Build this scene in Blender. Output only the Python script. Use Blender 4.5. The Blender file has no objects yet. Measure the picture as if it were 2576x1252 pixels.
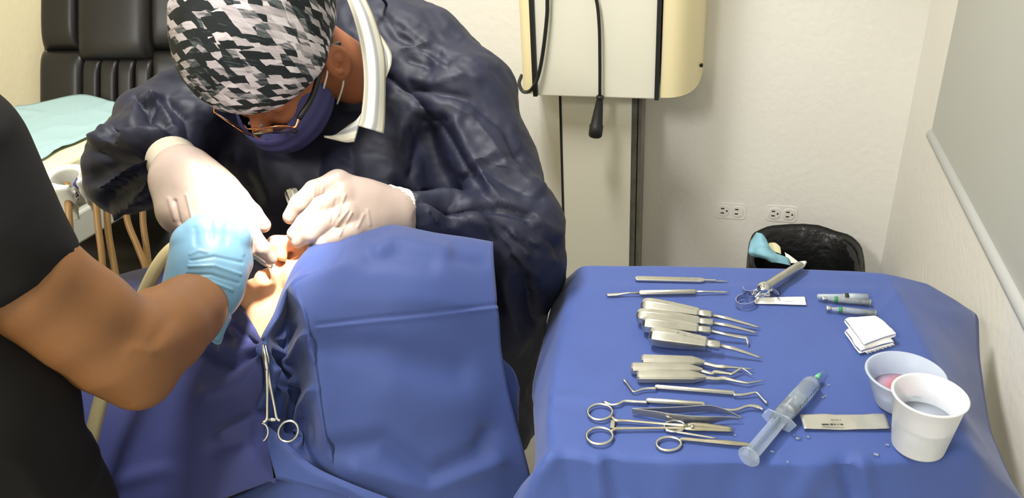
import bpy, bmesh, math, random
import numpy as np
import openvdb
from mathutils import Matrix, Vector, Euler

# ------------------------------------------------------------------ camera, world, lights, exposure
IW, IH, FPX = 2576.0, 1252.0, 1940.0
PITCH, ROLL, YAW = math.radians(27.8), math.radians(3.6), math.radians(18.0)
CAM = np.array([0.0, 0.0, 1.45])
_fw = np.array([-math.sin(YAW) * math.cos(PITCH), math.cos(YAW) * math.cos(PITCH), -math.sin(PITCH)])
_r0 = np.cross(_fw, [0, 0, 1.0]); _r0 /= np.linalg.norm(_r0)
_u0 = np.cross(_r0, _fw)
_rt = _r0 * math.cos(ROLL) - _u0 * math.sin(ROLL)
_up = np.cross(_rt, _fw)

sc = bpy.context.scene
col = sc.collection
cam_data = bpy.data.cameras.new('camera')
cam_data.sensor_fit = 'HORIZONTAL'
cam_data.sensor_width = 36.0
cam_data.lens = 36.0 * FPX / IW
cam_data.clip_start = 0.02
cam = bpy.data.objects.new('camera', cam_data)
M = Matrix.Identity(4)
for i in range(3):
    M[i][0] = _rt[i]; M[i][1] = _up[i]; M[i][2] = -_fw[i]; M[i][3] = CAM[i]
cam.matrix_world = M
col.objects.link(cam)
sc.camera = cam

world = bpy.data.worlds.new('world'); sc.world = world
world.use_nodes = True
world.node_tree.nodes['Background'].inputs[0].default_value = (0.8, 0.85, 0.9, 1)
world.node_tree.nodes['Background'].inputs[1].default_value = 0.15

def area_light(name, loc, size, power, colour, rot=(0, 0, 0), size_y=None):
    l = bpy.data.lights.new(name, 'AREA')
    l.energy = power; l.color = colour; l.size = size
    if size_y:
        l.shape = 'RECTANGLE'; l.size_y = size_y
    o = bpy.data.objects.new(name, l); o.location = loc; o.rotation_euler = rot
    col.objects.link(o); return o

CEIL = 2.55
LIGHTS = [(-0.65, 1.05, 0.25, 0.60, 19.0), (-0.95, -1.2, 0.30, 1.20, 42.0)]
for (lx, ly, sx, sy, pw) in LIGHTS:
    area_light('ceiling_tube_light', (lx, ly, CEIL - 0.085), sx, pw, (1.0, 0.985, 0.95), (0, 0, 0), sy)
LAMP = np.array([-0.30, 0.62, 1.76]); LAMP_AIM = np.array([-0.590, 0.738, 0.985])
sp = bpy.data.lights.new('dental_lamp_beam', 'SPOT')
sp.energy = 120.0; sp.color = (1.0, 0.90, 0.78); sp.spot_size = math.radians(15.5); sp.spot_blend = 0.9
sp.shadow_soft_size = 0.045
spo = bpy.data.objects.new('dental_lamp_beam', sp)
spo.location = LAMP
spo.rotation_euler = Vector(LAMP_AIM - LAMP).to_track_quat('-Z', 'Y').to_euler()
col.objects.link(spo)

vs = sc.view_settings
vs.view_transform = 'Standard'; vs.look = 'None'; vs.gamma = 1.0; vs.exposure = 0.75
vs.use_curve_mapping = False

# ------------------------------------------------------------------ projection helpers (photo pixel + real distance -> world)
def ray(x, y): return _fw + _rt * ((x - IW / 2) / FPX) - _up * ((y - IH / 2) / FPX)
def P(x, y, d): return CAM + ray(x, y) * d
def TZ(x, y, z):
    r = ray(x, y); return CAM + r * ((z - CAM[2]) / r[2])
def WY(x, y, Y):
    r = ray(x, y); return CAM + r * (Y / r[1])
def WX(x, y, X):
    r = ray(x, y); return CAM + r * (X / r[0])
def pix(v):
    w = np.asarray(v) - CAM; d = w @ _fw
    return np.stack([IW / 2 + FPX * (w @ _rt) / d, IH / 2 - FPX * (w @ _up) / d], -1), d
def imgdir(x, y, z):           # direction given as image right / image up / towards the camera
    v = _rt * x + _up * y - _fw * z
    return v / np.linalg.norm(v)

# ------------------------------------------------------------------ materials
MATS = {}
def srgb(r, g, b):
    def f(c):
        c /= 255.0
        return c / 12.92 if c <= 0.04045 else ((c + 0.055) / 1.055) ** 2.4
    return (f(r), f(g), f(b), 1.0)

def mat(name, rgb, rough=0.5, metal=0.0, spec=0.5, bump=0.0, bscale=60.0, bdist=0.002, vary=0.0, vscale=8.0,
        trans=0.0, ior=1.45, sss=0.0, sheen=0.0, coat=0.0, detail=4.0, alpha=1.0, stretch=None, ntype=None):
    m = bpy.data.materials.new(name); m.use_nodes = True
    nt = m.node_tree; b = nt.nodes['Principled BSDF']
    b.inputs['Base Color'].default_value = srgb(*rgb)
    b.inputs['Roughness'].default_value = rough
    b.inputs['Metallic'].default_value = metal
    b.inputs['Specular IOR Level'].default_value = spec
    b.inputs['IOR'].default_value = ior
    b.inputs['Transmission Weight'].default_value = trans
    b.inputs['Coat Weight'].default_value = coat
    b.inputs['Alpha'].default_value = alpha
    if sheen:
        b.inputs['Sheen Weight'].default_value = sheen
    if sss:
        b.inputs['Subsurface Weight'].default_value = sss
        b.inputs['Subsurface Radius'].default_value = (0.01, 0.004, 0.002)
        b.inputs['Subsurface Scale'].default_value = 1.0
    tc = nt.nodes.new('ShaderNodeTexCoord')
    src = tc.outputs['Object']
    if stretch:
        mp = nt.nodes.new('ShaderNodeMapping'); mp.inputs['Scale'].default_value = stretch
        nt.links.new(src, mp.inputs[0]); src = mp.outputs[0]
    if bump:
        n = nt.nodes.new('ShaderNodeTexNoise'); n.inputs['Scale'].default_value = bscale
        n.inputs['Detail'].default_value = detail
        if ntype: n.noise_type = ntype
        nt.links.new(src, n.inputs['Vector'])
        bp = nt.nodes.new('ShaderNodeBump'); bp.inputs['Strength'].default_value = bump
        bp.inputs['Distance'].default_value = bdist
        nt.links.new(n.outputs['Fac'], bp.inputs['Height'])
        nt.links.new(bp.outputs['Normal'], b.inputs['Normal'])
    if vary:
        n2 = nt.nodes.new('ShaderNodeTexNoise'); n2.inputs['Scale'].default_value = vscale
        n2.inputs['Detail'].default_value = 5.0
        nt.links.new(src, n2.inputs['Vector'])
        hs = nt.nodes.new('ShaderNodeHueSaturation')
        hs.inputs['Color'].default_value = srgb(*rgb)
        mr = nt.nodes.new('ShaderNodeMapRange')
        mr.inputs['From Min'].default_value = 0.25; mr.inputs['From Max'].default_value = 0.75
        mr.inputs['To Min'].default_value = 1.0 - vary; mr.inputs['To Max'].default_value = 1.0 + vary
        nt.links.new(n2.outputs['Fac'], mr.inputs['Value'])
        nt.links.new(mr.outputs['Result'], hs.inputs['Value'])
        nt.links.new(hs.outputs['Color'], b.inputs['Base Color'])
    MATS[name] = m
    return m

mat('wall_paint', (226, 224, 217), 0.62, spec=0.3, bump=0.35, bscale=55, bdist=0.004, vary=0.02, vscale=3)
mat('wall_cream', (233, 222, 186), 0.62, spec=0.3, bump=0.25, bscale=55, bdist=0.004, vary=0.02, vscale=3)
mat('floor_tile', (150, 146, 138), 0.45, vary=0.12, vscale=6)
mat('ceiling_white', (225, 225, 220), 0.8)
mat('board_grey', (172, 174, 168), 0.4, spec=0.35, vary=0.02, vscale=4)
mat('board_rail', (176, 178, 177), 0.4)
mat('enamel', (216, 214, 200), 0.42, spec=0.4, vary=0.015, vscale=5)
mat('cream_plastic', (232, 219, 176), 0.45, vary=0.02, vscale=6)
mat('black_rubber', (22, 22, 23), 0.5)
mat('black_plastic', (20, 19, 20), 0.4)
mat('grey_rail', (112, 110, 102), 0.4, metal=0.6, vary=0.25, vscale=30)
mat('socket_paint', (222, 220, 213), 0.5, bump=0.25, bscale=120, bdist=0.001)
mat('slot_dark', (22, 20, 18), 0.8)
mat('table_drape', (61, 82, 146), 0.62, spec=0.35, bump=0.3, bscale=650, bdist=0.0006, vary=0.05, vscale=16, sheen=0.15)
mat('head_drape', (52, 69, 124), 0.62, spec=0.35, bump=0.3, bscale=650, bdist=0.0006, vary=0.05, vscale=12, sheen=0.15)
mat('chest_drape', (57, 64, 120), 0.62, spec=0.35, bump=0.3, bscale=650, bdist=0.0006, vary=0.06, vscale=12, sheen=0.15)
mat('gown_fabric', (28, 31, 51), 0.56, spec=0.42, bump=0.38, bscale=48, bdist=0.003, vary=0.15, vscale=14, detail=6, ntype='RIDGED_MULTIFRACTAL')
mat('mask_fabric', (66, 66, 118), 0.7, bump=0.2, bscale=300, bdist=0.0006)
mat('scrub_black', (22, 21, 22), 0.85, spec=0.25, bump=0.3, bscale=500, bdist=0.0006)
mat('skin_dentist', (158, 98, 66), 0.5, sss=0.12, vary=0.06, vscale=30, bump=0.15, bscale=300, bdist=0.0008)
mat('skin_assistant', (124, 84, 49), 0.5, sss=0.10, vary=0.06, vscale=22, bump=0.2, bscale=350, bdist=0.0008)
mat('skin_patient', (226, 170, 134), 0.48, sss=0.25, vary=0.05, vscale=40, bump=0.15, bscale=350, bdist=0.0006)
mat('lip', (176, 98, 86), 0.4)
mat('hair_black', (22, 18, 17), 0.6, bump=0.5, bscale=260, bdist=0.002)
mat('latex', (176, 158, 149), 0.38, spec=0.45, sss=0.1, bump=0.22, bscale=55, bdist=0.0025, vary=0.04, vscale=35)
mat('latex_cuff', (196, 187, 170), 0.45, bump=0.2, bscale=120, bdist=0.001)
mat('knit_white', (232, 228, 214), 0.8)
mat('nitrile', (104, 144, 172), 0.42, spec=0.4, bump=0.25, bscale=70, bdist=0.0015, vary=0.05, vscale=40)
mat('steel', (200, 200, 194), 0.30, metal=1.0, bump=0.1, bscale=200, bdist=0.0004, vary=0.08, vscale=90)
mat('steel_satin', (188, 187, 178), 0.42, metal=1.0, bump=0.1, bscale=260, bdist=0.0004, vary=0.08, vscale=60)
mat('steel_gold', (176, 171, 154), 0.36, metal=1.0, vary=0.12, vscale=90)
mat('steel_dark', (158, 161, 168), 0.50, metal=1.0)
mat('chrome', (215, 216, 218), 0.12, metal=1.0)
mat('copper_wire', (214, 150, 104), 0.22, metal=1.0)
mat('lens_glass', (245, 248, 250), 0.03, trans=1.0, ior=1.12)
mat('clear_plastic', (222, 232, 240), 0.18, trans=0.72, ior=1.25)
mat('syringe_plastic', (226, 236, 246), 0.24, trans=0.85, ior=1.22)
mat('glass', (240, 246, 250), 0.05, trans=0.85, ior=1.3)
mat('cup_plastic', (244, 246, 250), 0.42, trans=0.42, ior=1.25, sss=0.1)
mat('cup_clear', (216, 226, 240), 0.35, trans=0.48, ior=1.25)
mat('water', (214, 226, 240), 0.05, trans=0.9, ior=1.33)
mat('rinse_water', (206, 214, 228), 0.25, trans=0.35, ior=1.33)
mat('green_band', (38, 120, 72), 0.5)
mat('green_hub', (110, 190, 150), 0.4)
mat('grey_stopper', (150, 158, 160), 0.6)
mat('white_plastic', (240, 240, 236), 0.4)
mat('white_paper', (240, 239, 230), 0.7)
mat('ink', (40, 40, 42), 0.7)
mat('grey_ink', (120, 122, 124), 0.7)
mat('foil', (192, 191, 182), 0.36, metal=0.65, bump=0.4, bscale=130, bdist=0.001)
mat('gauze', (248, 246, 244), 0.95, spec=0.1, bump=0.6, bscale=420, bdist=0.001)
mat('leather', (21, 19, 19), 0.38, spec=0.4, bump=0.15, bscale=260, bdist=0.0008)
mat('tray_cream', (226, 217, 182), 0.45, vary=0.05, vscale=18)
mat('tray_edge', (196, 188, 160), 0.5, vary=0.05, vscale=18)
mat('grey_plastic', (176, 177, 168), 0.45)
mat('holder_grey', (206, 206, 196), 0.4)
mat('blue_paper', (156, 184, 187), 0.85, spec=0.15, bump=0.3, bscale=260, bdist=0.0006)
mat('amber_hose', (134, 102, 60), 0.35, vary=0.08, vscale=30)
mat('suction_hose', (160, 148, 112), 0.34, spec=0.5, vary=0.05, vscale=30)
mat('blue_ring', (50, 58, 110), 0.4)
mat('bin_bag', (19, 19, 20), 0.33, spec=0.6, bump=0.7, bscale=34, bdist=0.006)
mat('bin_plastic', (34, 34, 36), 0.5)
mat('used_mask', (140, 192, 212), 0.75, bump=0.2, bscale=200, bdist=0.001, vary=0.15, vscale=18)
mat('scrap_cream', (222, 214, 176), 0.7)
mat('lamp_shell', (225, 225, 222), 0.4)

def emission(name, rgb, s):
    m = bpy.data.materials.new(name); m.use_nodes = True
    b = m.node_tree.nodes['Principled BSDF']
    b.inputs['Base Color'].default_value = srgb(*rgb)
    b.inputs['Emission Color'].default_value = srgb(*rgb); b.inputs['Emission Strength'].default_value = s
    MATS[name] = m
emission('lamp_diffuser', (255, 250, 240), 3.0)

def cap_material():
    """grey brush-stroke camouflage print laid out in the cap's own UV (metres)"""
    m = bpy.data.materials.new('cap_print'); m.use_nodes = True
    nt = m.node_tree; b = nt.nodes['Principled BSDF']; L = nt.links
    b.inputs['Roughness'].default_value = 0.75; b.inputs['Specular IOR Level'].default_value = 0.25
    def nn(t, **k):
        n = nt.nodes.new(t)
        for a, v in k.items(): setattr(n, a, v)
        return n
    def math_(op, a, b_=None):
        n = nn('ShaderNodeMath', operation=op)
        for i, q in enumerate((a, b_)):
            if q is None: continue
            if isinstance(q, (int, float)): n.inputs[i].default_value = q
            else: L.new(q, n.inputs[i])
        return n.outputs[0]
    uv = nn('ShaderNodeUVMap', uv_map='UVMap')
    wob = nn('ShaderNodeTexNoise'); wob.inputs['Scale'].default_value = 80; wob.inputs['Detail'].default_value = 2
    L.new(uv.outputs[0], wob.inputs['Vector'])
    mad = nn('ShaderNodeVectorMath', operation='MULTIPLY_ADD')
    L.new(wob.outputs['Color'], mad.inputs[0]); mad.inputs[1].default_value = (.0042, .0042, 0); L.new(uv.outputs[0], mad.inputs[2])
    def cells(rot, size, seed):
        mp = nn('ShaderNodeMapping'); mp.inputs['Rotation'].default_value = (0, 0, rot)
        mp.inputs['Scale'].default_value = (1 / size[0], 1 / size[1], 1); mp.inputs['Location'].default_value = (seed, seed * 1.7, 0)
        L.new(mad.outputs[0], mp.inputs[0])
        sx = nn('ShaderNodeSeparateXYZ'); L.new(mp.outputs[0], sx.inputs[0])
        row = math_('FLOOR', sx.outputs[1])
        wn = nn('ShaderNodeTexWhiteNoise', noise_dimensions='1D'); L.new(row, wn.inputs['W'])
        colm = math_('FLOOR', math_('ADD', sx.outputs[0], math_('MULTIPLY', wn.outputs['Value'], 7.0)))
        cx = nn('ShaderNodeCombineXYZ'); L.new(colm, cx.inputs[0]); L.new(row, cx.inputs[1]); cx.inputs[2].default_value = seed
        w2 = nn('ShaderNodeTexWhiteNoise', noise_dimensions='3D'); L.new(cx.outputs[0], w2.inputs['Vector'])
        return w2.outputs['Value'], sx
    va, sa = cells(math.radians(28), (.017, .0070), 1.3)
    vb, sb = cells(math.radians(118), (.017, .0070), 5.1)
    vs_, ss = cells(math.radians(28), (.021, .021), 9.7)
    vc, s3 = cells(math.radians(40), (.045, .038), 3.3)
    pick = math_('GREATER_THAN', vs_, .5)
    mx = nn('ShaderNodeMix'); L.new(pick, mx.inputs[0]); L.new(va, mx.inputs[2]); L.new(vb, mx.inputs[3])
    val = math_('ADD', math_('MULTIPLY', mx.outputs[0], .74), math_('MULTIPLY', vc, .26))
    # dry-brush streaks
    mp = nn('ShaderNodeMapping'); mp.inputs['Rotation'].default_value = (0, 0, math.radians(28)); mp.inputs['Scale'].default_value = (60, 420, 1)
    L.new(uv.outputs[0], mp.inputs[0])
    st = nn('ShaderNodeTexNoise'); st.inputs['Scale'].default_value = 1.0; st.inputs['Detail'].default_value = 3; L.new(mp.outputs[0], st.inputs['Vector'])
    val = math_('ADD', val, math_('MULTIPLY', math_('SUBTRACT', st.outputs['Fac'], .5), .42))
    r = nn('ShaderNodeValToRGB'); cr = r.color_ramp
    cr.elements[0].position = 0.0; cr.elements[0].color = srgb(22, 26, 28)
    cr.elements[1].position = 1.0; cr.elements[1].color = srgb(214, 208, 211)
    for p_, c_ in ((0.42, (32, 38, 41)), (0.47, (70, 77, 80)), (0.53, (92, 96, 99)), (0.58, (150, 143, 147)), (0.72, (186, 178, 183))):
        e = cr.elements.new(p_); e.color = srgb(*c_)
    L.new(val, r.inputs[0]); L.new(r.outputs[0], b.inputs['Base Color'])
    MATS['cap_print'] = m
cap_material()

def rinse_material():
    m = bpy.data.materials.new('blood_rinse'); m.use_nodes = True
    nt = m.node_tree; b = nt.nodes['Principled BSDF']; L = nt.links
    b.inputs['Roughness'].default_value = 0.2
    uv = nt.nodes.new('ShaderNodeUVMap'); uv.uv_map = 'UVMap'
    no = nt.nodes.new('ShaderNodeTexNoise'); no.inputs['Scale'].default_value = 60
    L.new(uv.outputs[0], no.inputs['Vector'])
    ln = nt.nodes.new('ShaderNodeVectorMath'); ln.operation = 'LENGTH'; L.new(uv.outputs[0], ln.inputs[0])
    ad = nt.nodes.new('ShaderNodeMath'); ad.operation = 'MULTIPLY_ADD'; ad.inputs[1].default_value = .012
    L.new(no.outputs['Fac'], ad.inputs[0]); L.new(ln.outputs['Value'], ad.inputs[2])
    r = nt.nodes.new('ShaderNodeValToRGB'); cr = r.color_ramp
    cr.elements[0].position = .017; cr.elements[0].color = srgb(190, 84, 92)
    cr.elements[1].position = .038; cr.elements[1].color = srgb(166, 170, 196)
    L.new(ad.outputs[0], r.inputs[0]); L.new(r.outputs[0], b.inputs['Base Color'])
    MATS['blood_rinse'] = m
rinse_material()

def stripe_material():
    m = bpy.data.materials.new('shirt_stripe'); m.use_nodes = True
    nt = m.node_tree; b = nt.nodes['Principled BSDF']; L = nt.links
    b.inputs['Roughness'].default_value = 0.85
    uv = nt.nodes.new('ShaderNodeUVMap'); uv.uv_map = 'UVMap'
    s = nt.nodes.new('ShaderNodeSeparateXYZ'); L.new(uv.outputs[0], s.inputs[0])
    r = nt.nodes.new('ShaderNodeValToRGB'); cr = r.color_ramp
    cr.interpolation = 'LINEAR'
    cr.elements[0].position = 0; cr.elements[0].color = srgb(170, 166, 147)
    cr.elements[1].position = 1; cr.elements[1].color = srgb(177, 173, 158)
    for p_, c_ in ((.06, (202, 200, 185)), (.10, (163, 159, 144)), (.24, (159, 157, 144)), (.28, (197, 196, 187)), (.5, (190, 192, 190)),
                   (.56, (144, 146, 147)), (.66, (151, 152, 151)), (.70, (199, 197, 185)), (.88, (194, 191, 177)), (.93, (158, 154, 137))):
        e = cr.elements.new(p_); e.color = srgb(*c_)
    L.new(s.outputs[0], r.inputs[0]); L.new(r.outputs[0], b.inputs['Base Color'])
    MATS['shirt_stripe'] = m
stripe_material()

# ------------------------------------------------------------------ object helpers
def thing(name, label, cat, loc=(0, 0, 0), group=None):
    o = bpy.data.objects.new(name, None); col.objects.link(o)
    o.empty_display_size = 0.02
    o.location = [float(c) for c in loc]
    o['label'] = label; o['category'] = cat
    if group: o['group'] = group
    return o

def tag(o, label, cat, group=None):
    o['label'] = label; o['category'] = cat
    if group: o['group'] = group
    return o

def obj(name, vf, material, parent=None, smooth=True, label=None, solid=0.0, sharp=None, bevel=0.0, offset=-1.0):
    """vf = (verts, faces[, uvs per vertex]) in world coordinates; becomes one mesh object."""
    v = np.asarray(vf[0], dtype=float); f = vf[1]
    me = bpy.data.meshes.new(name)
    if parent is None:
        org = np.array([(v[:, 0].min() + v[:, 0].max()) / 2, (v[:, 1].min() + v[:, 1].max()) / 2, v[:, 2].min()])
    else:
        org = np.zeros(3)
    me.from_pydata((v - org).tolist(), [], [list(map(int, q)) for q in f] if not isinstance(f, np.ndarray) else f.tolist())
    if len(vf) > 2 and vf[2] is not None:
        uvl = me.uv_layers.new(name='UVMap')
        li = np.zeros(len(me.loops), dtype=np.int32); me.loops.foreach_get('vertex_index', li)
        uvl.data.foreach_set('uv', np.asarray(vf[2], dtype=np.float32)[li].ravel())
    me.update()
    if smooth:
        me.polygons.foreach_set('use_smooth', np.ones(len(me.polygons), dtype=bool))
        if sharp: me.set_sharp_from_angle(angle=math.radians(sharp))
    me.materials.append(MATS[material])
    o = bpy.data.objects.new(name, me); col.objects.link(o)
    o.location = org.tolist()
    if parent is not None:
        o.parent = parent
        pm = Matrix.Identity(4)
        if parent.parent is None and parent.type == 'EMPTY' or parent.parent is None:
            pm = Matrix.Translation(parent.location)
        o.matrix_parent_inverse = pm.inverted()
    if bevel:
        bm_ = o.modifiers.new('bevel', 'BEVEL'); bm_.width = bevel; bm_.segments = 2; bm_.limit_method = 'ANGLE'
    if solid:
        s = o.modifiers.new('thickness', 'SOLIDIFY'); s.thickness = solid; s.offset = offset
    if label: o['label'] = label
    return o

def struct(name, vf, material, **k):
    o = obj(name, vf, material, **k); o['kind'] = 'structure'; return o

def join(*vfs):
    V = []; F = []; n = 0
    for vf in vfs:
        V.append(np.asarray(vf[0], dtype=float)); F += [[int(i) + n for i in q] for q in vf[1]]; n += len(vf[0])
    return np.concatenate(V), F

def box(c, size, rotz=0.0, R=None):
    c = np.asarray(c, float); s = np.asarray(size, float) / 2
    v = np.array([[x, y, z] for x in (-1, 1) for y in (-1, 1) for z in (-1, 1)]) * s
    if R is None:
        R = np.array([[math.cos(rotz), -math.sin(rotz), 0], [math.sin(rotz), math.cos(rotz), 0], [0, 0, 1]])
    v = v @ R.T + c
    return v, [[0, 1, 3, 2], [4, 6, 7, 5], [0, 4, 5, 1], [2, 3, 7, 6], [0, 2, 6, 4], [1, 5, 7, 3]]

def catmull(pts, n=8):
    p = np.asarray(pts, float)
    if len(p) < 3:
        t = np.linspace(0, 1, n + 1)[:, None]; return p[0] * (1 - t) + p[-1] * t
    q = np.vstack([2 * p[0] - p[1], p, 2 * p[-1] - p[-2]])
    out = []
    for i in range(1, len(q) - 2):
        a, b, c, d = q[i - 1], q[i], q[i + 1], q[i + 2]
        for t in np.linspace(0, 1, n, endpoint=False):
            out.append(0.5 * ((2 * b) + (c - a) * t + (2 * a - 5 * b + 4 * c - d) * t * t + (3 * b - a - 3 * c + d) * t ** 3))
    out.append(p[-1]); return np.array(out)

def frames(path, upv=None):
    p = np.asarray(path, float)
    t = np.gradient(p, axis=0); t /= np.linalg.norm(t, axis=1)[:, None] + 1e-12
    n = np.zeros_like(t)
    u = np.array([0, 0, 1.0]) if upv is None else np.asarray(upv, float)
    if abs(u @ t[0]) > 0.95: u = np.array([1.0, 0, 0])
    x = u - t[0] * (u @ t[0]); x /= np.linalg.norm(x)
    for i in range(len(p)):
        x = x - t[i] * (x @ t[i]); x /= np.linalg.norm(x); n[i] = x
    return t, n, np.cross(t, n)

def sweep(path, radii, n=12, prof=None, upv=None, closed=False):
    """tube (or profile) along a path; radii scalar or per point, or (ru, rv) per point"""
    p = np.asarray(path, float)
    r = np.asarray(radii, float)
    if r.ndim == 0: r = np.full((len(p), 2), float(r))
    if r.ndim == 1 and len(r) == len(p): r = np.stack([r, r], 1)
    t, nn, bb = frames(p, upv)
    if prof is None:
        a = np.arange(n) * 2 * math.pi / n; prof = np.stack([np.cos(a), np.sin(a)], 1)
    m = len(prof)
    V = (p[:, None, :] + nn[:, None, :] * (prof[None, :, 0] * r[:, :1])[..., None] + bb[:, None, :] * (prof[None, :, 1] * r[:, 1:])[..., None]).reshape(-1, 3)
    F = []
    for i in range(len(p) - (0 if closed else 1)):
        j = (i + 1) % len(p)
        for k in range(m):
            l = (k + 1) % m
            F.append([i * m + k, i * m + l, j * m + l, j * m + k])
    if not closed:
        F.append(list(range(m))[::-1]); F.append([(len(p) - 1) * m + k for k in range(m)])
    return V, F

def ringtube(c, ax, ay, r, n=40, m=8):
    """closed elliptical ring; ax, ay are half-axis vectors"""
    a = np.arange(n) * 2 * math.pi / n
    p = np.asarray(c)[None] + np.cos(a)[:, None] * np.asarray(ax)[None] + np.sin(a)[:, None] * np.asarray(ay)[None]
    nrm = np.cross(ax, ay); nrm /= np.linalg.norm(nrm)
    V = []; F = []
    for i in range(n):
        t = p[(i + 1) % n] - p[i - 1]; t /= np.linalg.norm(t); o = np.cross(t, nrm)
        for k in range(m):
            b = k * 2 * math.pi / m
            V.append(p[i] + o * (math.cos(b) * r[0]) + nrm * (math.sin(b) * r[1]))
    for i in range(n):
        j = (i + 1) % n
        for k in range(m):
            l = (k + 1) % m
            F.append([i * m + k, i * m + l, j * m + l, j * m + k])
    return np.array(V), F

def lathe(profile, base, axis=(0, 0, 1), n=40, xref=None):
    pr = np.asarray(profile, float); ax = np.asarray(axis, float); ax /= np.linalg.norm(ax)
    u = np.array([1.0, 0, 0]) if abs(ax[0]) < 0.9 else np.array([0, 1.0, 0])
    if xref is not None: u = np.asarray(xref, float)
    u = u - ax * (u @ ax); u /= np.linalg.norm(u); w = np.cross(ax, u)
    a = np.arange(n) * 2 * math.pi / n
    V = (np.asarray(base)[None, None] + pr[:, None, 1:2] * ax + pr[:, None, 0:1] * (np.cos(a)[None, :, None] * u + np.sin(a)[None, :, None] * w)).reshape(-1, 3)
    F = []
    for i in range(len(pr) - 1):
        for k in range(n):
            l = (k + 1) % n
            F.append([i * n + k, i * n + l, (i + 1) * n + l, (i + 1) * n + k])
    if pr[0, 0] > 1e-6: F.append(list(range(n))[::-1])
    if pr[-1, 0] > 1e-6: F.append([(len(pr) - 1) * n + k for k in range(n)])
    return V, F

def prism(outline, org, ex, ey, ez, h):
    """extrude 2D outline (in ex,ey) by h along ez"""
    o = np.asarray(outline, float); n = len(o)
    ex, ey, ez = (np.asarray(q, float) for q in (ex, ey, ez))
    b = np.asarray(org) + o[:, :1] * ex + o[:, 1:] * ey
    V = np.vstack([b, b + ez * h])
    F = [list(range(n))[::-1], list(range(n, 2 * n))] + [[i, (i + 1) % n, n + (i + 1) % n, n + i] for i in range(n)]
    return V, F

def rrect(w, h, r, n=5):
    out = []
    for cx, cy, a0 in ((w / 2 - r, h / 2 - r, 0), (-w / 2 + r, h / 2 - r, 90), (-w / 2 + r, -h / 2 + r, 180), (w / 2 - r, -h / 2 + r, 270)):
        for k in range(n + 1):
            a = math.radians(a0 + 90 * k / n); out.append((cx + r * math.cos(a), cy + r * math.sin(a)))
    return np.array(out)

def gridmesh(G, uv=False):
    nr, nc = G.shape[:2]
    V = G.reshape(-1, 3)
    i = np.arange(nr - 1)[:, None] * nc + np.arange(nc - 1)[None]
    F = np.stack([i, i + 1, i + nc + 1, i + nc], -1).reshape(-1, 4)
    if uv:
        u = np.stack(np.meshgrid(np.linspace(0, 1, nc), np.linspace(0, 1, nr)), -1).reshape(-1, 2)
        return V, F, u
    return V, F

def loft(ctrl, nr=8, nc=8):
    c = np.asarray(ctrl, float)
    a = np.stack([catmull(c[:, j], nr) for j in range(c.shape[1])], 1)
    return np.stack([catmull(a[i], nc) for i in range(a.shape[0])], 0)

def bilin(ctrl, nr=10, nc=10, it=4):
    c = np.asarray(ctrl, float)
    def ex(a, n):
        out = [a[i] * (1 - t) + a[i + 1] * t for i in range(len(a) - 1) for t in np.linspace(0, 1, n, endpoint=False)]
        return np.array(out + [a[-1]])
    g = ex(c, nr); g = ex(g.transpose(1, 0, 2), nc).transpose(1, 0, 2)
    for _ in range(it):
        h = g.copy()
        h[1:-1] = (g[:-2] + 2 * g[1:-1] + g[2:]) / 4
        k = h.copy()
        k[:, 1:-1] = (h[:, :-2] + 2 * h[:, 1:-1] + h[:, 2:]) / 4
        g = k
    return g

def _hash(i, j, k):
    h = (i.astype(np.int64) * 374761393 + j.astype(np.int64) * 668265263 + k.astype(np.int64) * 2147483647 + 1013) & 0x7fffffff
    h = ((h ^ (h >> 13)) * 1274126177) & 0x7fffffff
    return ((h ^ (h >> 16)) & 0xffff) / 65535.0
def noise(p, scale, seed=0):
    q = np.asarray(p) * scale + seed * 17.31
    f0 = np.floor(q); f = q - f0; i = f0.astype(np.int64)
    f = f * f * f * (f * (f * 6 - 15) + 10)
    r = 0
    for dx in (0, 1):
        for dy in (0, 1):
            for dz in (0, 1):
                w = (f[..., 0] if dx else 1 - f[..., 0]) * (f[..., 1] if dy else 1 - f[..., 1]) * (f[..., 2] if dz else 1 - f[..., 2])
                r = r + w * _hash(i[..., 0] + dx, i[..., 1] + dy, i[..., 2] + dz)
    return r * 2 - 1
def ridged(p, scale, seed=0):
    return 1 - np.abs(noise(p, scale, seed)) * 2

def vnormals(V, F):
    V = np.asarray(V, float); n = np.zeros_like(V)
    F = np.asarray(F)
    fn = np.cross(V[F[:, 2]] - V[F[:, 0]], V[F[:, 3]] - V[F[:, 1]])
    for k in range(4): np.add.at(n, F[:, k], fn)
    return n / (np.linalg.norm(n, axis=1)[:, None] + 1e-12)

def segdist(p, a, b):
    a = np.asarray(a, float); b = np.asarray(b, float)
    t = np.clip(((p - a) @ (b - a)) / ((b - a) @ (b - a) + 1e-9), 0, 1)
    return np.linalg.norm(p - a - t[:, None] * (b - a), axis=1), t

def folds(V, N, lst, sharp=2.0, gain=1.0):
    """push ridges (+) and creases (-) into a cloth surface along lines"""
    px, _ = pix(V); view = CAM - V; view /= np.linalg.norm(view, axis=1)[:, None]
    face = np.clip((N * view).sum(1) * 2.5, 0, 1)
    disp = np.zeros(len(V))
    for pts, w, amp in lst:
        d = np.full(len(V), 1e9)
        for a, b in zip(pts[:-1], pts[1:]): d = np.minimum(d, segdist(px, a, b)[0])
        disp += gain * amp * np.exp(-(d / w) ** sharp)
    return V + N * (disp * face)[:, None]

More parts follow.
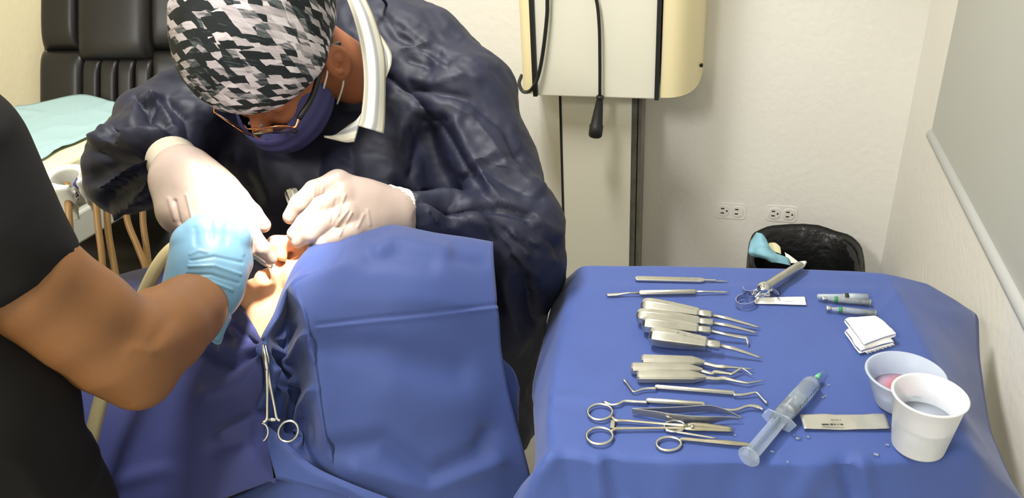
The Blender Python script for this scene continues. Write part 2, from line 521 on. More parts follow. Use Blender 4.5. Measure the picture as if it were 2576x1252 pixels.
# signed distance modelling: a continuous skin grown over bones
class SDF:
    def __init__(s, lo, hi, h):
        s.lo = np.asarray(lo, float); s.h = h
        n = np.ceil((np.asarray(hi) - s.lo) / h).astype(int) + 1
        s.X = (s.lo[0] + np.arange(n[0]) * h).astype(np.float32)[:, None, None]
        s.Y = (s.lo[1] + np.arange(n[1]) * h).astype(np.float32)[None, :, None]
        s.Z = (s.lo[2] + np.arange(n[2]) * h).astype(np.float32)[None, None, :]
        s.d = np.full(n, 10.0, np.float32)
    def _mix(s, e, k, mode):
        if mode == 'add':
            if k <= 0: s.d = np.minimum(s.d, e)
            else:
                hh = np.clip(k - np.abs(s.d - e), 0, None) / k
                s.d = np.minimum(s.d, e) - hh * hh * (k * 0.25)
        elif mode == 'sub':
            e = -e
            if k <= 0: s.d = np.maximum(s.d, e)
            else:
                hh = np.clip(k - np.abs(s.d - e), 0, None) / k
                s.d = np.maximum(s.d, e) + hh * hh * (k * 0.25)
        else:
            s.d = np.maximum(s.d, e)
    def cone(s, a, b, ra, rb, k=0.02, mode='add'):
        a = np.asarray(a, float); b = np.asarray(b, float); ab = b - a; L = ab @ ab + 1e-9
        x = s.X - a[0]; y = s.Y - a[1]; z = s.Z - a[2]
        t = np.clip((x * ab[0] + y * ab[1] + z * ab[2]) / L, 0, 1).astype(np.float32)
        e = np.sqrt((x - t * ab[0]) ** 2 + (y - t * ab[1]) ** 2 + (z - t * ab[2]) ** 2) - (ra + (rb - ra) * t)
        s._mix(e.astype(np.float32), k, mode); return s
    def chain(s, pts, radii, k=0.02):
        for i in range(len(pts) - 1): s.cone(pts[i], pts[i + 1], radii[i], radii[i + 1], k)
        return s
    def ell(s, c, r, R=None, k=0.02, mode='add'):
        c = np.asarray(c, float); R = np.eye(3) if R is None else np.asarray(R)   # rows of R = local axes
        x = s.X - c[0]; y = s.Y - c[1]; z = s.Z - c[2]
        l = [R[i, 0] * x + R[i, 1] * y + R[i, 2] * z for i in range(3)]
        k0 = np.sqrt(sum((l[i] / r[i]) ** 2 for i in range(3))); k1 = np.sqrt(sum((l[i] / r[i] ** 2) ** 2 for i in range(3))) + 1e-6
        s._mix((k0 * (k0 - 1) / k1).astype(np.float32), k, mode); return s
    def half(s, p, n):             # keep the side where (x-p).n < 0
        n = np.asarray(n, float) / np.linalg.norm(n)
        s._mix(((s.X - p[0]) * n[0] + (s.Y - p[1]) * n[1] + (s.Z - p[2]) * n[2]).astype(np.float32), 0, 'int'); return s
    def shell(s, t):
        s.d = np.abs(s.d + t / 2) - t / 2; return s
    def mesh(s):
        d = np.clip(s.d, -3 * s.h, 3 * s.h)
        for ax in range(3):
            sl = [slice(None)] * 3
            for e in (0, -1):
                sl[ax] = e; d[tuple(sl)] = 3 * s.h
        g = openvdb.FloatGrid(background=float(3 * s.h)); g.copyFromArray(np.ascontiguousarray(d))
        v, q = g.convertToQuads(0.0)
        v = np.asarray(v, float) * s.h + s.lo; q = np.asarray(q).astype(int)
        # outward winding
        n = np.cross(v[q[:, 2]] - v[q[:, 0]], v[q[:, 3]] - v[q[:, 1]]); c = v[q].mean(1)
        if (n * (c - v.mean(0))).sum() < 0: q = q[:, ::-1]
        return v, q
def smoothmesh(V, F, it=2):
    F = np.asarray(F); V = V.copy()
    for _ in range(it):
        acc = np.zeros_like(V); cnt = np.zeros(len(V))
        for a, b in ((0, 1), (1, 2), (2, 3), (3, 0)):
            np.add.at(acc, F[:, a], V[F[:, b]]); np.add.at(cnt, F[:, a], 1)
            np.add.at(acc, F[:, b], V[F[:, a]]); np.add.at(cnt, F[:, b], 1)
        V = 0.4 * V + 0.6 * acc / cnt[:, None]
    return V

# ------------------------------------------------------------------ the room
BY, RX, LX, FY = 2.10, 0.405, -1.90, -2.2
t = 0.1
struct('floor', box(((LX + RX) / 2, (BY + FY) / 2, -0.05), (RX - LX + 0.4, BY - FY + 0.4, 0.1)), 'floor_tile', smooth=False)
struct('ceiling', box(((LX + RX) / 2, (BY + FY) / 2, CEIL + 0.05), (RX - LX + 0.4, BY - FY + 0.4, 0.1)), 'ceiling_white', smooth=False)
struct('wall_back', box(((LX + RX) / 2, BY + t / 2, CEIL / 2), (RX - LX + 0.2, t, CEIL)), 'wall_paint', smooth=False)
struct('wall_right', box((RX + t / 2, (BY + FY) / 2, CEIL / 2), (t, BY - FY, CEIL)), 'wall_paint', smooth=False)
struct('wall_left', box((LX - t / 2, (BY + FY) / 2, CEIL / 2), (t, BY - FY, CEIL)), 'wall_cream', smooth=False)
struct('wall_front', box(((LX + RX) / 2, FY - t / 2, CEIL / 2), (RX - LX + 0.2, t, CEIL)), 'wall_paint', smooth=False)

# ceiling fittings that hold the tube lights
for i, (lx, ly, sx, sy, pw) in enumerate(LIGHTS):
    e = thing('ceiling_light', ('white fluorescent ceiling fitting above the dentist', 'white fluorescent ceiling fitting behind the camera')[i], 'ceiling light', (lx, ly, CEIL - 0.08))
    obj('housing', box((lx, ly, CEIL - 0.03), (sx + 0.06, sy + 0.06, 0.06)), 'lamp_shell', e, smooth=False)
    obj('diffuser', box((lx, ly, CEIL - 0.07), (sx, sy, 0.02)), 'lamp_diffuser', e, smooth=False)

# operating lamp that throws the beam on the mouth
ld = (LAMP_AIM - LAMP) / np.linalg.norm(LAMP_AIM - LAMP)
e = thing('dental_lamp', 'white dental operating lamp on a ceiling arm above the patient', 'lamp', LAMP - ld * 0.12)
obj('lamp_shell', lathe([(0.0, -0.10), (0.03, -0.098), (0.07, -0.07), (0.10, -0.03), (0.105, -0.012), (0.10, -0.012), (0.09, -0.03), (0.06, -0.06), (0.0, -0.075)], LAMP, ld), 'lamp_shell', e)
obj('lamp_arm', sweep(catmull([LAMP - ld * 0.10, LAMP - ld * 0.2 + [-0.1, -0.1, 0.1], LAMP + [-0.45, -0.2, 0.45], LAMP + [-0.45, -0.2, CEIL - LAMP[2]]], 8), 0.018), 'lamp_shell', e)

# ------------------------------------------------------------------ wall-mounted x-ray column
DY = 1.86                                             # front face of the cabinet
c0 = WY(1352, 240, DY); c1 = WY(1648, 250, DY)
e = thing('wall_cabinet', 'cream metal cabinet with black side strips hanging on the back wall', 'cabinet', ((c0[0] + c1[0]) / 2, DY, c0[2]))
zb = (c0[2] + c1[2]) / 2; zt = zb + 0.75
xl, xr = c0[0], c1[0]
obj('front_panel', box(((xl + xr) / 2, (DY + BY) / 2, (zb + zt) / 2), (xr - xl, BY - DY, zt - zb)), 'enamel', e, smooth=False, bevel=0.003)
for sgn, xe, name in ((-1, xl, 'l'), (1, xr, 'r')):
    w = 0.085 if sgn > 0 else 0.050
    a = np.linspace(0, 90, 10)
    o2 = [(0.0, -0.001)] + [(w * math.sin(math.radians(q)) ** 0.8, (BY - DY) * (1 - math.cos(math.radians(q)) ** 0.6)) for q in a] + [(0.0, BY - DY)]
    o2 = np.array(o2); o2[:, 0] *= sgn
    if sgn > 0: o2 = o2[::-1]
    obj('side_panel', prism(o2, (xe + sgn * 0.012, DY, zb + 0.004), (1, 0, 0), (0, 1, 0), (0, 0, 1), zt - zb - 0.008), 'cream_plastic', e, sharp=50, label='curved cream side panel')
    obj('strip', box((xe + sgn * 0.004, DY - 0.003, (zb + zt) / 2), (0.010, 0.012, zt - zb)), 'black_rubber', e, smooth=False, label='black rubber strip')
sc_ = WY(1722, 166, DY + 0.12)
obj('screw', lathe([(0, -0.004), (0.004, -0.003), (0.005, 0), (0.005, 0.004)], (xr + 0.098, DY + 0.13, sc_[2]), (1, 0, 0), 12), 'black_plastic', e)
pe = thing('wall_column', 'cream floor column with dark metal rail below the wall cabinet', 'column', ((xl + xr) / 2, DY + 0.1, 0))
pl = WY(1411, 250, DY + 0.07); pr_ = WY(1590, 250, DY + 0.07); pq = WY(1617, 250, DY + 0.07)
obj('column_panel', box(((pl[0] + pr_[0]) / 2, DY + 0.07 + 0.08, (zb + 0.02) / 2), (pr_[0] - pl[0], 0.16, zb + 0.02)), 'enamel', pe, smooth=False, bevel=0.002)
obj('edge_trim', box((pl[0] - 0.002, DY + 0.078, (zb + 0.02) / 2), (0.006, 0.02, zb + 0.02)), 'slot_dark', pe, smooth=False)
rw = pq[0] - pr_[0]
obj('rail', join(box((pr_[0] + rw * .25, DY + 0.10, (zb + 0.02) / 2), (rw * .5, 0.05, zb + 0.02)), box((pr_[0] + rw * .85, DY + 0.095, (zb + 0.02) / 2), (rw * .3, 0.07, zb + 0.02)), box((pr_[0] + rw * .6, DY + 0.115, (zb + 0.02) / 2), (rw * .4, 0.05, zb + 0.02))), 'grey_rail', pe, smooth=False)

# cord with moulded connector
CY = DY - 0.018
e = thing('hanging_cable', 'black cable with tapered connector hanging straight before the cabinet', 'cable', WY(1497, 340, CY))
obj('cord', sweep(catmull([WY(1440, -260, CY), WY(1470, -80, CY), WY(1498, -10, CY), WY(1507, 60, CY), WY(1509, 150, CY), WY(1509, 243, CY)], 8), 0.0040, 10), 'black_rubber', e)
ca, cb = WY(1510, 240, CY), WY(1497, 343, CY); cd = cb - ca; cl = np.linalg.norm(cd)
obj('connector', lathe([(0.0035, 0), (0.009, 0.001), (0.010, 0.006), (0.008, 0.010), (0.0085, 0.012), (0.0155, cl * .72), (0.0175, cl * .73), (0.0175, cl * .97), (0.015, cl), (0.0, cl)], ca, cd, 24), 'black_rubber', e)
o = obj('cable', sweep(catmull([WY(1392, -200, CY), WY(1378, -20, CY), WY(1376, 40, CY), WY(1366, 130, CY), WY(1354, 190, CY), WY(1336, 226, CY), WY(1316, 230, DY + .03), WY(1306, 210, DY + .07), WY(1312, 190, DY + .12)], 8), 0.0048, 10), 'black_rubber')
tag(o, 'black cable looping around the lower left corner of the cabinet', 'cable')

# ------------------------------------------------------------------ painted-over power outlets
def outlet(cx, cy, label, ground2):
    c = WY(cx, cy, BY)
    e = thing('power_outlet', label, 'outlet', (c[0], BY, c[2]), 'power outlets on the back wall')
    obj('plate', prism(rrect(0.086, 0.050, 0.012), (c[0], BY - 0.0016, c[2]), (-1, 0, 0), (0, 0, 1), (0, 1, 0), 0.0016), 'wall_paint', e, bevel=0.0012, smooth=False)
    for s in (-1, 1):
        sx = c[0] + s * 0.0195
        so = obj('socket', prism(rrect(0.033, 0.034, 0.013), (sx, BY - 0.0032, c[2]), (-1, 0, 0), (0, 0, 1), (0, 1, 0), 0.003), 'socket_paint', e, smooth=False, bevel=0.001)
        for dz in (-0.007, 0.007):
            obj('slot', box((sx - 0.003, BY - 0.0034, c[2] + dz), (0.0095, 0.0008, 0.0034)), 'slot_dark', so, smooth=False)
        if s < 0 or ground2:
            obj('ground_hole', lathe([(0.0, -0.0004), (0.0026, -0.0004), (0.0026, 0.0005)], (sx + 0.009, BY - 0.0034, c[2]), (0, -1, 0), 12), 'slot_dark', so)
outlet(1838, 530, 'white painted power outlet left of the bin, farther from it', False)
outlet(1966, 537, 'white painted power outlet partly hidden behind the bin rim', True)

# ------------------------------------------------------------------ grey board on the right wall
bz, by = 0.85, 1.725
e = thing('wall_board', 'large plain grey board with rounded rail on the right wall', 'board', (RX - 0.02, 1.0, bz))
obj('panel', box((RX - 0.010, (by - 0.6) / 2 + 0.02, bz + 0.55), (0.02, by + 0.6, 1.08)), 'board_grey', e, smooth=False)
obj('rail', sweep([(RX - 0.017, by + 0.02, bz), (RX - 0.017, by + 0.018, bz), (RX - 0.017, -0.6, bz)], [(0.011, 0.011), (0.0125, 0.0125), (0.0125, 0.0125)], 16), 'board_rail', e)

# ------------------------------------------------------------------ waste bin
e = thing('waste_bin', 'black waste bin with a black liner bag under the outlets', 'bin', (0.185, 1.87, 0))
bx0, by0 = 0.183, 1.885
def binring(z, rx, ry, n=40, pw=2.8, wob=0.0, tilt=0.0, seed=0):
    a = np.arange(n) * 2 * math.pi / n
    c, s = np.cos(a), np.sin(a)
    x = np.sign(c) * np.abs(c) ** (2 / pw) * rx; y = np.sign(s) * np.abs(s) ** (2 / pw) * ry
    zz = z + tilt * y + wob * np.sin(a * 5 + seed) + wob * 0.6 * np.sin(a * 9 + 1 + seed)
    return np.stack([bx0 + x, by0 + y, zz], 1)
def stack(rings, close_end=True):
    n = len(rings[0]); V = np.vstack(rings); F = []
    for i in range(len(rings) - 1):
        for k in range(n):
            l = (k + 1) % n; F.append([i * n + k, i * n + l, (i + 1) * n + l, (i + 1) * n + k])
    if close_end: F.append([(len(rings) - 1) * n + k for k in range(n)])
    return V, F
obj('bucket', stack([binring(0.0, 0.10, 0.10), binring(0.40, 0.128, 0.135), binring(0.455, 0.132, 0.140, tilt=.05), binring(0.455, 0.127, 0.135, tilt=.05), binring(0.06, 0.095, 0.10), binring(0.02, 0.09, 0.09)]), 'bin_plastic', e)
obj('liner_bag', stack([binring(0.33, 0.142, 0.150, wob=.012, seed=2), binring(0.40, 0.143, 0.150, wob=.006), binring(0.455, 0.143, 0.150, wob=.003, tilt=.06), binring(0.470, 0.139, 0.146, wob=.003, tilt=.06), binring(0.455, 0.128, 0.134, wob=.004, tilt=.06), binring(0.36, 0.118, 0.124, wob=.006), binring(0.2, 0.10, 0.105, wob=.01), binring(0.08, 0.05, 0.05)]), 'bin_bag', e)
zt_ = .472
def BP(x, y, z): return TZ(x, y, z)
g = loft([[BP(1903, 584, .53), BP(1918, 590, .525), BP(1930, 612, .50)], [BP(1890, 610, .50), BP(1920, 615, .51), BP(1945, 636, .47)], [BP(1884, 632, .49), BP(1925, 640, .50), BP(1985, 652, .47)], [BP(1892, 642, .475), BP(1935, 656, .48), BP(1988, 668, .46)]], 7, 7)
V, F = gridmesh(g); V = V + vnormals(V, F) * (noise(V, 60) * 0.004)[:, None]
o = obj('discarded_mask', (V, F), 'used_mask', solid=0.002); tag(o, 'crumpled light blue face mask hanging over the bin rim', 'mask')
g = loft([[BP(1935, 612, .475), BP(1950, 612, .48), BP(1962, 622, .475)], [BP(1934, 622, .47), BP(1950, 622, .476), BP(1964, 634, .47)], [BP(1945, 632, .468), BP(1955, 636, .47), BP(1964, 640, .466)]], 5, 5)
o = obj('paper_scrap', gridmesh(g), 'scrap_cream', solid=0.0025); tag(o, 'small cream coloured scrap beside the mask in the bin', 'scrap')
g = loft([[BP(1974, 635, .475), BP(1978, 637, .475)], [BP(1978, 652, .468), BP(1996, 650, .468)], [BP(1982, 662, .46), BP(2012, 662, .46)]], 5, 5)
o = obj('paper_scrap', gridmesh(g), 'white_paper', solid=0.002); tag(o, 'pale pointed paper scrap in the bin behind the metal syringe', 'scrap')

# ------------------------------------------------------------------ black office chair behind the dentist
e = thing('office_chair', 'black padded leather office chair against the cream wall', 'chair', (-1.5, 1.55, 0))
def pillow(ctrl, thick, nr=10, nc=10, seam=0.5):
    """closed cushion from a front control grid"""
    g = loft(ctrl, nr, nc); nr_, nc_ = g.shape[:2]
    V, F = gridmesh(g); N = vnormals(V, F)
    if (N.mean(0) @ (CAM - V.mean(0))) < 0: N = -N
    u = np.linspace(-1, 1, nc_)[None, :]; v = np.linspace(-1, 1, nr_)[:, None]
    prof = ((1 - np.abs(u) ** 6) * (1 - np.abs(v) ** 6)) ** seam
    front = V + N * (prof.reshape(-1, 1) * thick * 0.5); back = V - N * (prof.reshape(-1, 1) * thick * 0.5)
    n = len(V); F = np.asarray(F)
    return np.vstack([front, back]), np.vstack([F, F[:, ::-1] + n])
def CB(x, y, d): return P(x, y, d)
def rows(xs, ys, fd, dx=0):
    return [[CB(x, y, fd(x, y)) for x in xs] for y in ys]
dd = lambda x, y: 1.98 - 0.05 * math.cos((x - 300) / 210.0) + 0.0001 * (y - 100)
obj('back_shell', pillow([[CB(x + (18 if y < -80 else 0) * (1 if x < 300 else -1), y, dd(x, y) + 0.075) for x in (112, 200, 300, 400, 500)] for y in (-150, -60, 40, 140, 250, 330)], 0.05), 'black_plastic', e)
obj('headrest_pad', pillow([[CB(x, y, dd(x, y)) for x in (203, 270, 335, 391)] for y in (-150, -70, 20, 90, 158)], 0.075), 'leather', e)
obj('side_bolster', pillow([[CB(x, y, dd(x, y) + .01) for x in (116 + (24 if y < -60 else 4 if y < 0 else 0), 165, 212)] for y in (-140, -60, 30, 130)], 0.07), 'leather', e)
obj('side_bolster', pillow([[CB(x, y, dd(x, y) + .01) for x in (382, 430, 492)] for y in (-140, -60, 30, 130)], 0.07), 'leather', e)
obj('side_bolster', pillow([[CB(x, y, dd(x, y) + .01) for x in (113, 170, 228)] for y in (126, 200, 270, 330)], 0.07), 'leather', e)
obj('side_bolster', pillow([[CB(x, y, dd(x, y) + .01) for x in (386, 430, 492)] for y in (126, 200, 270, 330)], 0.07), 'leather', e)
for k in range(4):
    x0 = 221 + k * 42
    obj('back_channel', pillow([[CB(x, y, dd(x, y)) for x in (x0, x0 + 21, x0 + 45)] for y in (146, 210, 270, 340)], 0.06), 'leather', e)
obj('seat', pillow([[P(x, y, d) for x in (170, 280, 390, 500)] for y, d in ((470, 2.12), (520, 2.02), (580, 1.92), (640, 1.90), (700, 1.92))], 0.12), 'leather', e)
sb = P(330, 620, 2.0)
obj('back_bracket', sweep(catmull([P(300, 300, 2.09), P(310, 420, 2.16), sb + [-.02, .05, -.06]], 6), 0.025), 'black_plastic', e)
obj('gas_column', sweep([sb + [0, 0, -.02], [sb[0], sb[1], 0.08]], 0.028, 16), 'black_plastic', e)
for k in range(5):
    a = k * 2 * math.pi / 5 + .3
    dvec = np.array([math.cos(a), math.sin(a), 0])
    obj('base_arm', sweep([np.array([sb[0], sb[1], 0.10]), np.array([sb[0], sb[1], 0.055]) + dvec * .25], [0.024, 0.016], 10), 'black_plastic', e)
    obj('caster', lathe([(0, -.02), (.024, -.02), (.027, -.012), (.027, .012), (.024, .02), (0, .02)], np.array([sb[0], sb[1], .027]) + dvec * .25, (-math.sin(a), math.cos(a), 0), 16), 'black_plastic', e)

# ------------------------------------------------------------------ delivery tray with hand-piece holder and hoses
TZH = 0.95
q = lambda x, y, z=TZH: TZ(x, y, z)
e = thing('delivery_unit', 'cream dental delivery tray unit beside the dentist\'s elbow', 'dental unit', (-1.4, 1.15, 0))
fa, fb = q(85, 447), q(250, 368)                      # front edge of the tray
ed = fb - fa; ed /= np.linalg.norm(ed); nd = np.array([-ed[1], ed[0], 0])
if nd[0] > 0: nd = -nd
mid = (fa + fb) / 2
R_ = np.stack([ed, nd, [0, 0, 1]], 1)
tw, td = 0.56, 0.50
tc_ = mid + nd * td / 2 + ed * (-0.0)
obj('tray_top', prism(rrect(tw, td, 0.03), tc_ - np.array([0, 0, .022]), ed, nd, (0, 0, 1), .022), 'tray_cream', e, smooth=False, bevel=.006)
obj('tray_skirt', prism(rrect(tw - .03, td - .03, 0.03), tc_ - np.array([0, 0, .085]), ed, nd, (0, 0, 1), .065), 'tray_edge', e, smooth=False, bevel=.004)
obj('knob', lathe([(0, .012), (.006, .011), (.007, 0)], mid - nd * .0 + ed * .035 - np.array([0, 0, .012]), -nd, 14), 'tray_cream', e)
obj('tray_arm', sweep(catmull([tc_ - [0, 0, .05], mid + nd * .16 - [0, 0, .10], mid + nd * .12 - [0, 0, .4], [*(mid + nd * .12)[:2], 0.0]], 6), .035, 14), 'enamel', e)
obj('unit_base', prism(rrect(.26, .22, .04), [*(mid + nd * .12)[:2], 0.0], ed, nd, (0, 0, 1), .12), 'enamel', e, smooth=False, bevel=.01)
# side bar behind the holders
obj('holder_bar', box(mid - nd * -.03 - np.array([0, 0, .135]), (tw * .9, .05, .06), R=R_), 'grey_plastic', e, smooth=False, bevel=.005)
hc = P(182, 485, 1.36)
hs = SDF(hc - .1, hc + .1, .0028)
up_ = np.array([.12, -.22, 1.0]); up_ /= np.linalg.norm(up_)
hs.cone(hc - up_ * .035, hc + up_ * .030, .030, .038, 0)
hs.cone(hc - up_ * .2, hc + up_ * .2, .017, .026, .006, 'sub')
rr = P(235, 520, 1.30) - hc; rr /= np.linalg.norm(rr)
hs.cone(hc + rr * .02 + up_ * .1, hc + rr * .02 - up_ * .1, .012, .012, .004, 'sub'); hs.cone(hc + rr * .05 + up_ * .1, hc + rr * .05 - up_ * .1, .016, .016, .004, 'sub')
hs.half(hc + up_ * .038, up_); hs.half(hc - up_ * .040, -up_)
V, F = hs.mesh(); obj('handpiece_holder', (smoothmesh(V, F, 3), F), 'holder_grey', e)
V2 = smoothmesh(V, F, 3) + (P(70, 560, 1.36) - hc); obj('handpiece_holder', (V2, F), 'holder_grey', e)
ha, hb = P(192, 482, 1.345), P(238, 400, 1.33); hd = hb - ha; hl = np.linalg.norm(hd)
e2 = thing('dental_handpiece', 'grey dental hand-piece with blue ring resting in the holder', 'handpiece', ha)
obj('grip', lathe([(.0, -.03), (.006, -.03), (.0075, .0), (.0085, .012), (.0085, hl), (.006, hl + .04), (0, hl + .042)], ha, hd, 20), 'grey_plastic', e2)
obj('collar', lathe([(.0083, -.012), (.0095, -.012), (.0095, .004), (.0083, .004)], ha, hd, 20), 'chrome', e2)
obj('ring', lathe([(.0085, .010), (.0105, .011), (.0105, .024), (.0085, .025)], ha, hd, 20), 'blue_ring', e2)
hoses = [[(172, 520), (178, 600), (190, 690), (200, 760)], [(238, 470), (246, 560), (256, 640), (262, 720)], [(268, 500), (272, 580), (284, 650), (300, 740)],
         [(308, 480), (322, 560), (346, 620), (368, 680)], [(358, 480), (360, 560), (368, 620), (376, 680)]]
lab = ['leftmost amber hose, under the hand-piece holder', 'second amber hose from the hand-piece holder', 'middle amber hose of the five hanging hoses', 'second amber hose from the right, leaning right', 'rightmost amber hose, nearest the glove']
for k, h in enumerate(hoses):
    pts = [P(x, y, 1.33 + .02 * k) for x, y in h]
    pts = [pts[0] + np.array([-.02, .03, .03])] + pts + [P(h[-1][0] + 16, h[-1][1] + 90, 1.34 + .02 * k), np.array([pts[-1][0] - .01, pts[-1][1] - .03, .35]), np.array([pts[-1][0] - .03, pts[-1][1], .12]), np.array([pts[-1][0] - .12, pts[-1][1] + .02, .012])]
    o = obj('hose', sweep(catmull(pts, 8), 0.0058, 10), 'amber_hose'); tag(o, lab[k], 'hose', 'hoses below the delivery tray')
g = loft([[q(22, 276, .953), q(110, 256, .958), q(196, 238, .957), q(250, 246, .954), q(302, 266, .953)],
          [q(30, 300, .953), q(120, 290, .955), q(190, 285, .956), q(235, 290, .954), q(275, 302, .953)],
          [q(50, 350, .953), q(110, 342, .956), q(170, 332, .955), q(210, 332, .954), q(238, 336, .953)],
          [q(74, 414, .953), q(112, 398, .955), q(150, 376, .954), q(190, 362, .953), q(226, 346, .953)]], 10, 10)
V, F = gridmesh(g); V[:, 2] += .005 * np.clip(ridged(V, 10, 3), 0, 1) ** 4 + .004 * np.clip(ridged(V * [1, .4, 1], 14, 6), 0, 1) ** 6 + .001
o = obj('paper_bib', (V, F), 'blue_paper', solid=.001, offset=1.0); tag(o, 'creased pale blue paper sheet lying on the cream tray', 'paper')

# ------------------------------------------------------------------ instrument table and its drape
TT = 0.85                                              # height of the drape's top
T = lambda x, y, h=0.0: TZ(x, y, TT + h)
tcx = np.mean([T(1460, 668), T(2235, 684), T(1372, 1150), T(2440, 1130)], axis=0)
trot = math.radians(7)
e = thing('instrument_table', 'metal stand carrying the instrument tray under the blue drape', 'table', (tcx[0], tcx[1], 0))
tex = np.array([math.cos(trot), math.sin(trot), 0]); tey = np.array([-math.sin(trot), math.cos(trot), 0])
obj('tray', prism(rrect(.42, .36, .03), (tcx[0], tcx[1], TT - .03), tex, tey, (0, 0, 1), .02), 'steel_satin', e, smooth=False)
obj('stem', sweep([(tcx[0], tcx[1], .06), (tcx[0], tcx[1], TT - .03)], .02, 14), 'steel_satin', e)
for s in (-1, 1):
    obj('foot', box(np.array([tcx[0], tcx[1], .045]) + tex * s * .17, (.04, .42, .03), trot), 'steel_satin', e, smooth=False)
obj('cross_bar', box((tcx[0], tcx[1], .06), (.36, .04, .03), trot), 'steel_satin', e, smooth=False)

Z = lambda x, y, z: TZ(x, y, z)
topc = [  # rows from the wall to the front; columns left skirt edge, left edge ... right edge, right skirt
    [Z(1398, 722, .80), Z(1466, 664, .85), Z(1620, 665, .85), Z(1800, 668, .85), Z(2000, 673, .85), Z(2140, 677, .85), Z(2232, 683, .85), Z(2318, 708, .82)],
    [Z(1392, 745, .79), Z(1448, 690, .85), Z(1610, 690, .85), Z(1800, 692, .85), Z(2000, 697, .85), Z(2150, 702, .85), Z(2252, 712, .85), Z(2400, 752, .79)],
    [Z(1372, 830, .785), Z(1424, 770, .85), Z(1600, 780, .85), Z(1800, 785, .85), Z(2005, 790, .85), Z(2170, 790, .85), Z(2285, 780, .85), Z(2462, 792, .765)],
    [Z(1337, 970, .785), Z(1398, 905, .85), Z(1580, 910, .85), Z(1800, 915, .85), Z(2010, 915, .85), Z(2200, 910, .85), Z(2345, 895, .85), Z(2464, 895, .745)],
    [Z(1345, 1090, .78), Z(1378, 1040, .85), Z(1570, 1045, .85), Z(1800, 1050, .85), Z(2020, 1050, .85), Z(2240, 1045, .85), Z(2405, 1020, .85), Z(2492, 1085, .74)],
    [Z(1347, 1182, .78), Z(1382, 1146, .85), Z(1560, 1152, .85), Z(1800, 1160, .85), Z(2020, 1164, .85), Z(2260, 1160, .85), Z(2452, 1128, .85), Z(2548, 1212, .745)],
    [Z(1312, 1218, .785), Z(1352, 1190, .828), Z(1560, 1200, .828), Z(1800, 1207, .828), Z(2020, 1212, .828), Z(2270, 1206, .828), Z(2476, 1178, .825), Z(2600, 1290, .72)],
]
hang = []
for dz, dy in ((-.06, -.018), (-.14, -.028), (-.22, -.03)):
    hang.append([np.asarray(p) + [(-.03 if j == 0 else .01 if j == 7 else 0), dy, dz] for j, p in enumerate(topc[-1])])
back = [[np.asarray(p) + [0, .010, -.16] for p in topc[0]], [np.asarray(p) + [0, .008, -.05] for p in topc[0]]]
G = bilin(back + topc + hang, 12, 14, 5)
# cloth relief: raised creases left from folding, waves in the hanging front
V, F = gridmesh(G); N = vnormals(V, F)
if N[len(N) // 2][2] < 0: F = np.asarray(F)[:, ::-1]; N = -N
V0 = V.copy()
V = folds(V, N, [([(1340, 1002), (1400, 996), (1500, 1004), (1640, 1010)], 10, .0022), ([(1340, 1018), (1480, 1020)], 12, -.0015), ([(1400, 728), (1600, 722), (1900, 724), (2200, 730)], 9, .0016),
                 ([(2250, 728), (2330, 880), (2390, 1010)], 12, .0016), ([(2170, 830), (2260, 735)], 9, .0012), ([(1505, 1165), (1512, 1252)], 14, .006), ([(1535, 1165), (1560, 1252)], 20, -.006),
                 ([(2125, 1170), (2150, 1252)], 24, -.010), ([(2165, 1160), (2185, 1252)], 16, .008), ([(2040, 1200), (2010, 1252)], 30, .006), ([(1380, 1150), (1330, 1252)], 22, .006),
                 ([(1700, 1190), (1690, 1252)], 50, .005), ([(1420, 1150), (1440, 1252)], 20, -.004), ([(1850, 1195), (1840, 1252)], 40, -.004)])
flat = np.clip((V0[:, 2] - .846) / .004, 0, 1)
V[:, 2] = V[:, 2] + (noise(V, 16, 5) * .002 + noise(V, 40, 2) * .0007) * (1 - flat) - np.clip(noise(V, 14, 9), 0, 1) * .0006 * flat
o = obj('table_drape', (V, F), 'table_drape', solid=.0012); tag(o, 'blue disposable drape spread over the instrument table', 'drape')
TS = .0016                                             # instruments lie just above the cloth

# ------------------------------------------------------------------ instruments: a frame along each one on the table plane
def fr(a, b, h=0.0):
    A, B = T(a[0], a[1], h), T(b[0], b[1], h)
    x = B - A; L = np.linalg.norm(x); x /= L
    return A, x, np.cross([0, 0, 1.0], x), np.array([0, 0, 1.0]), L
def loc(fm, pts):
    A, x, y, z, L = fm
    p = np.atleast_2d(np.asarray(pts, float)); return A + p[:, :1] * x + p[:, 1:2] * y + p[:, 2:3] * z
def inst(name, label, cat, fm, group=None): return thing(name, label, cat, fm[0], group)

# scalpel
fm = fr((1597, 703), (1834, 709), TS); L = fm[4]; e = inst('scalpel', 'flat steel scalpel at the far edge of the blue drape', 'scalpel', fm)
hw = .0058
out = [(0.0, 0)] + [(.004 * (1 - math.cos(math.radians(a))), hw * math.sin(math.radians(a))) for a in (30, 60, 90)] + [(L * .70, hw * .95), (L * .735, hw * .6), (L * .74, .0016), (L * .86, .0015), (L * .86, -.0015), (L * .74, -.0016), (L * .735, -hw * .7), (L * .70, -hw * .95)] + [(.004 * (1 - math.cos(math.radians(a))), -hw * math.sin(math.radians(a))) for a in (90, 60, 30)]
hd_ = obj('handle', prism(out, fm[0], fm[1], fm[2], fm[3], .0036), 'steel', e, smooth=False, bevel=.0008)
for k in range(12):
    obj('grip_groove', box(loc(fm, (L * (.49 + .017 * k), 0, .0037))[0], (.0007, hw * 1.7, .0005), R=np.stack([fm[1], fm[2], fm[3]], 1)), 'steel_dark', hd_, smooth=False)
obj('blade', prism([(L * .78, .0019), (L * .93, .0019), (L, -.0012), (L * .80, -.0019)], loc(fm, (0, 0, .0009))[0], fm[1], fm[2], fm[3], .0006), 'steel_dark', e, smooth=False)

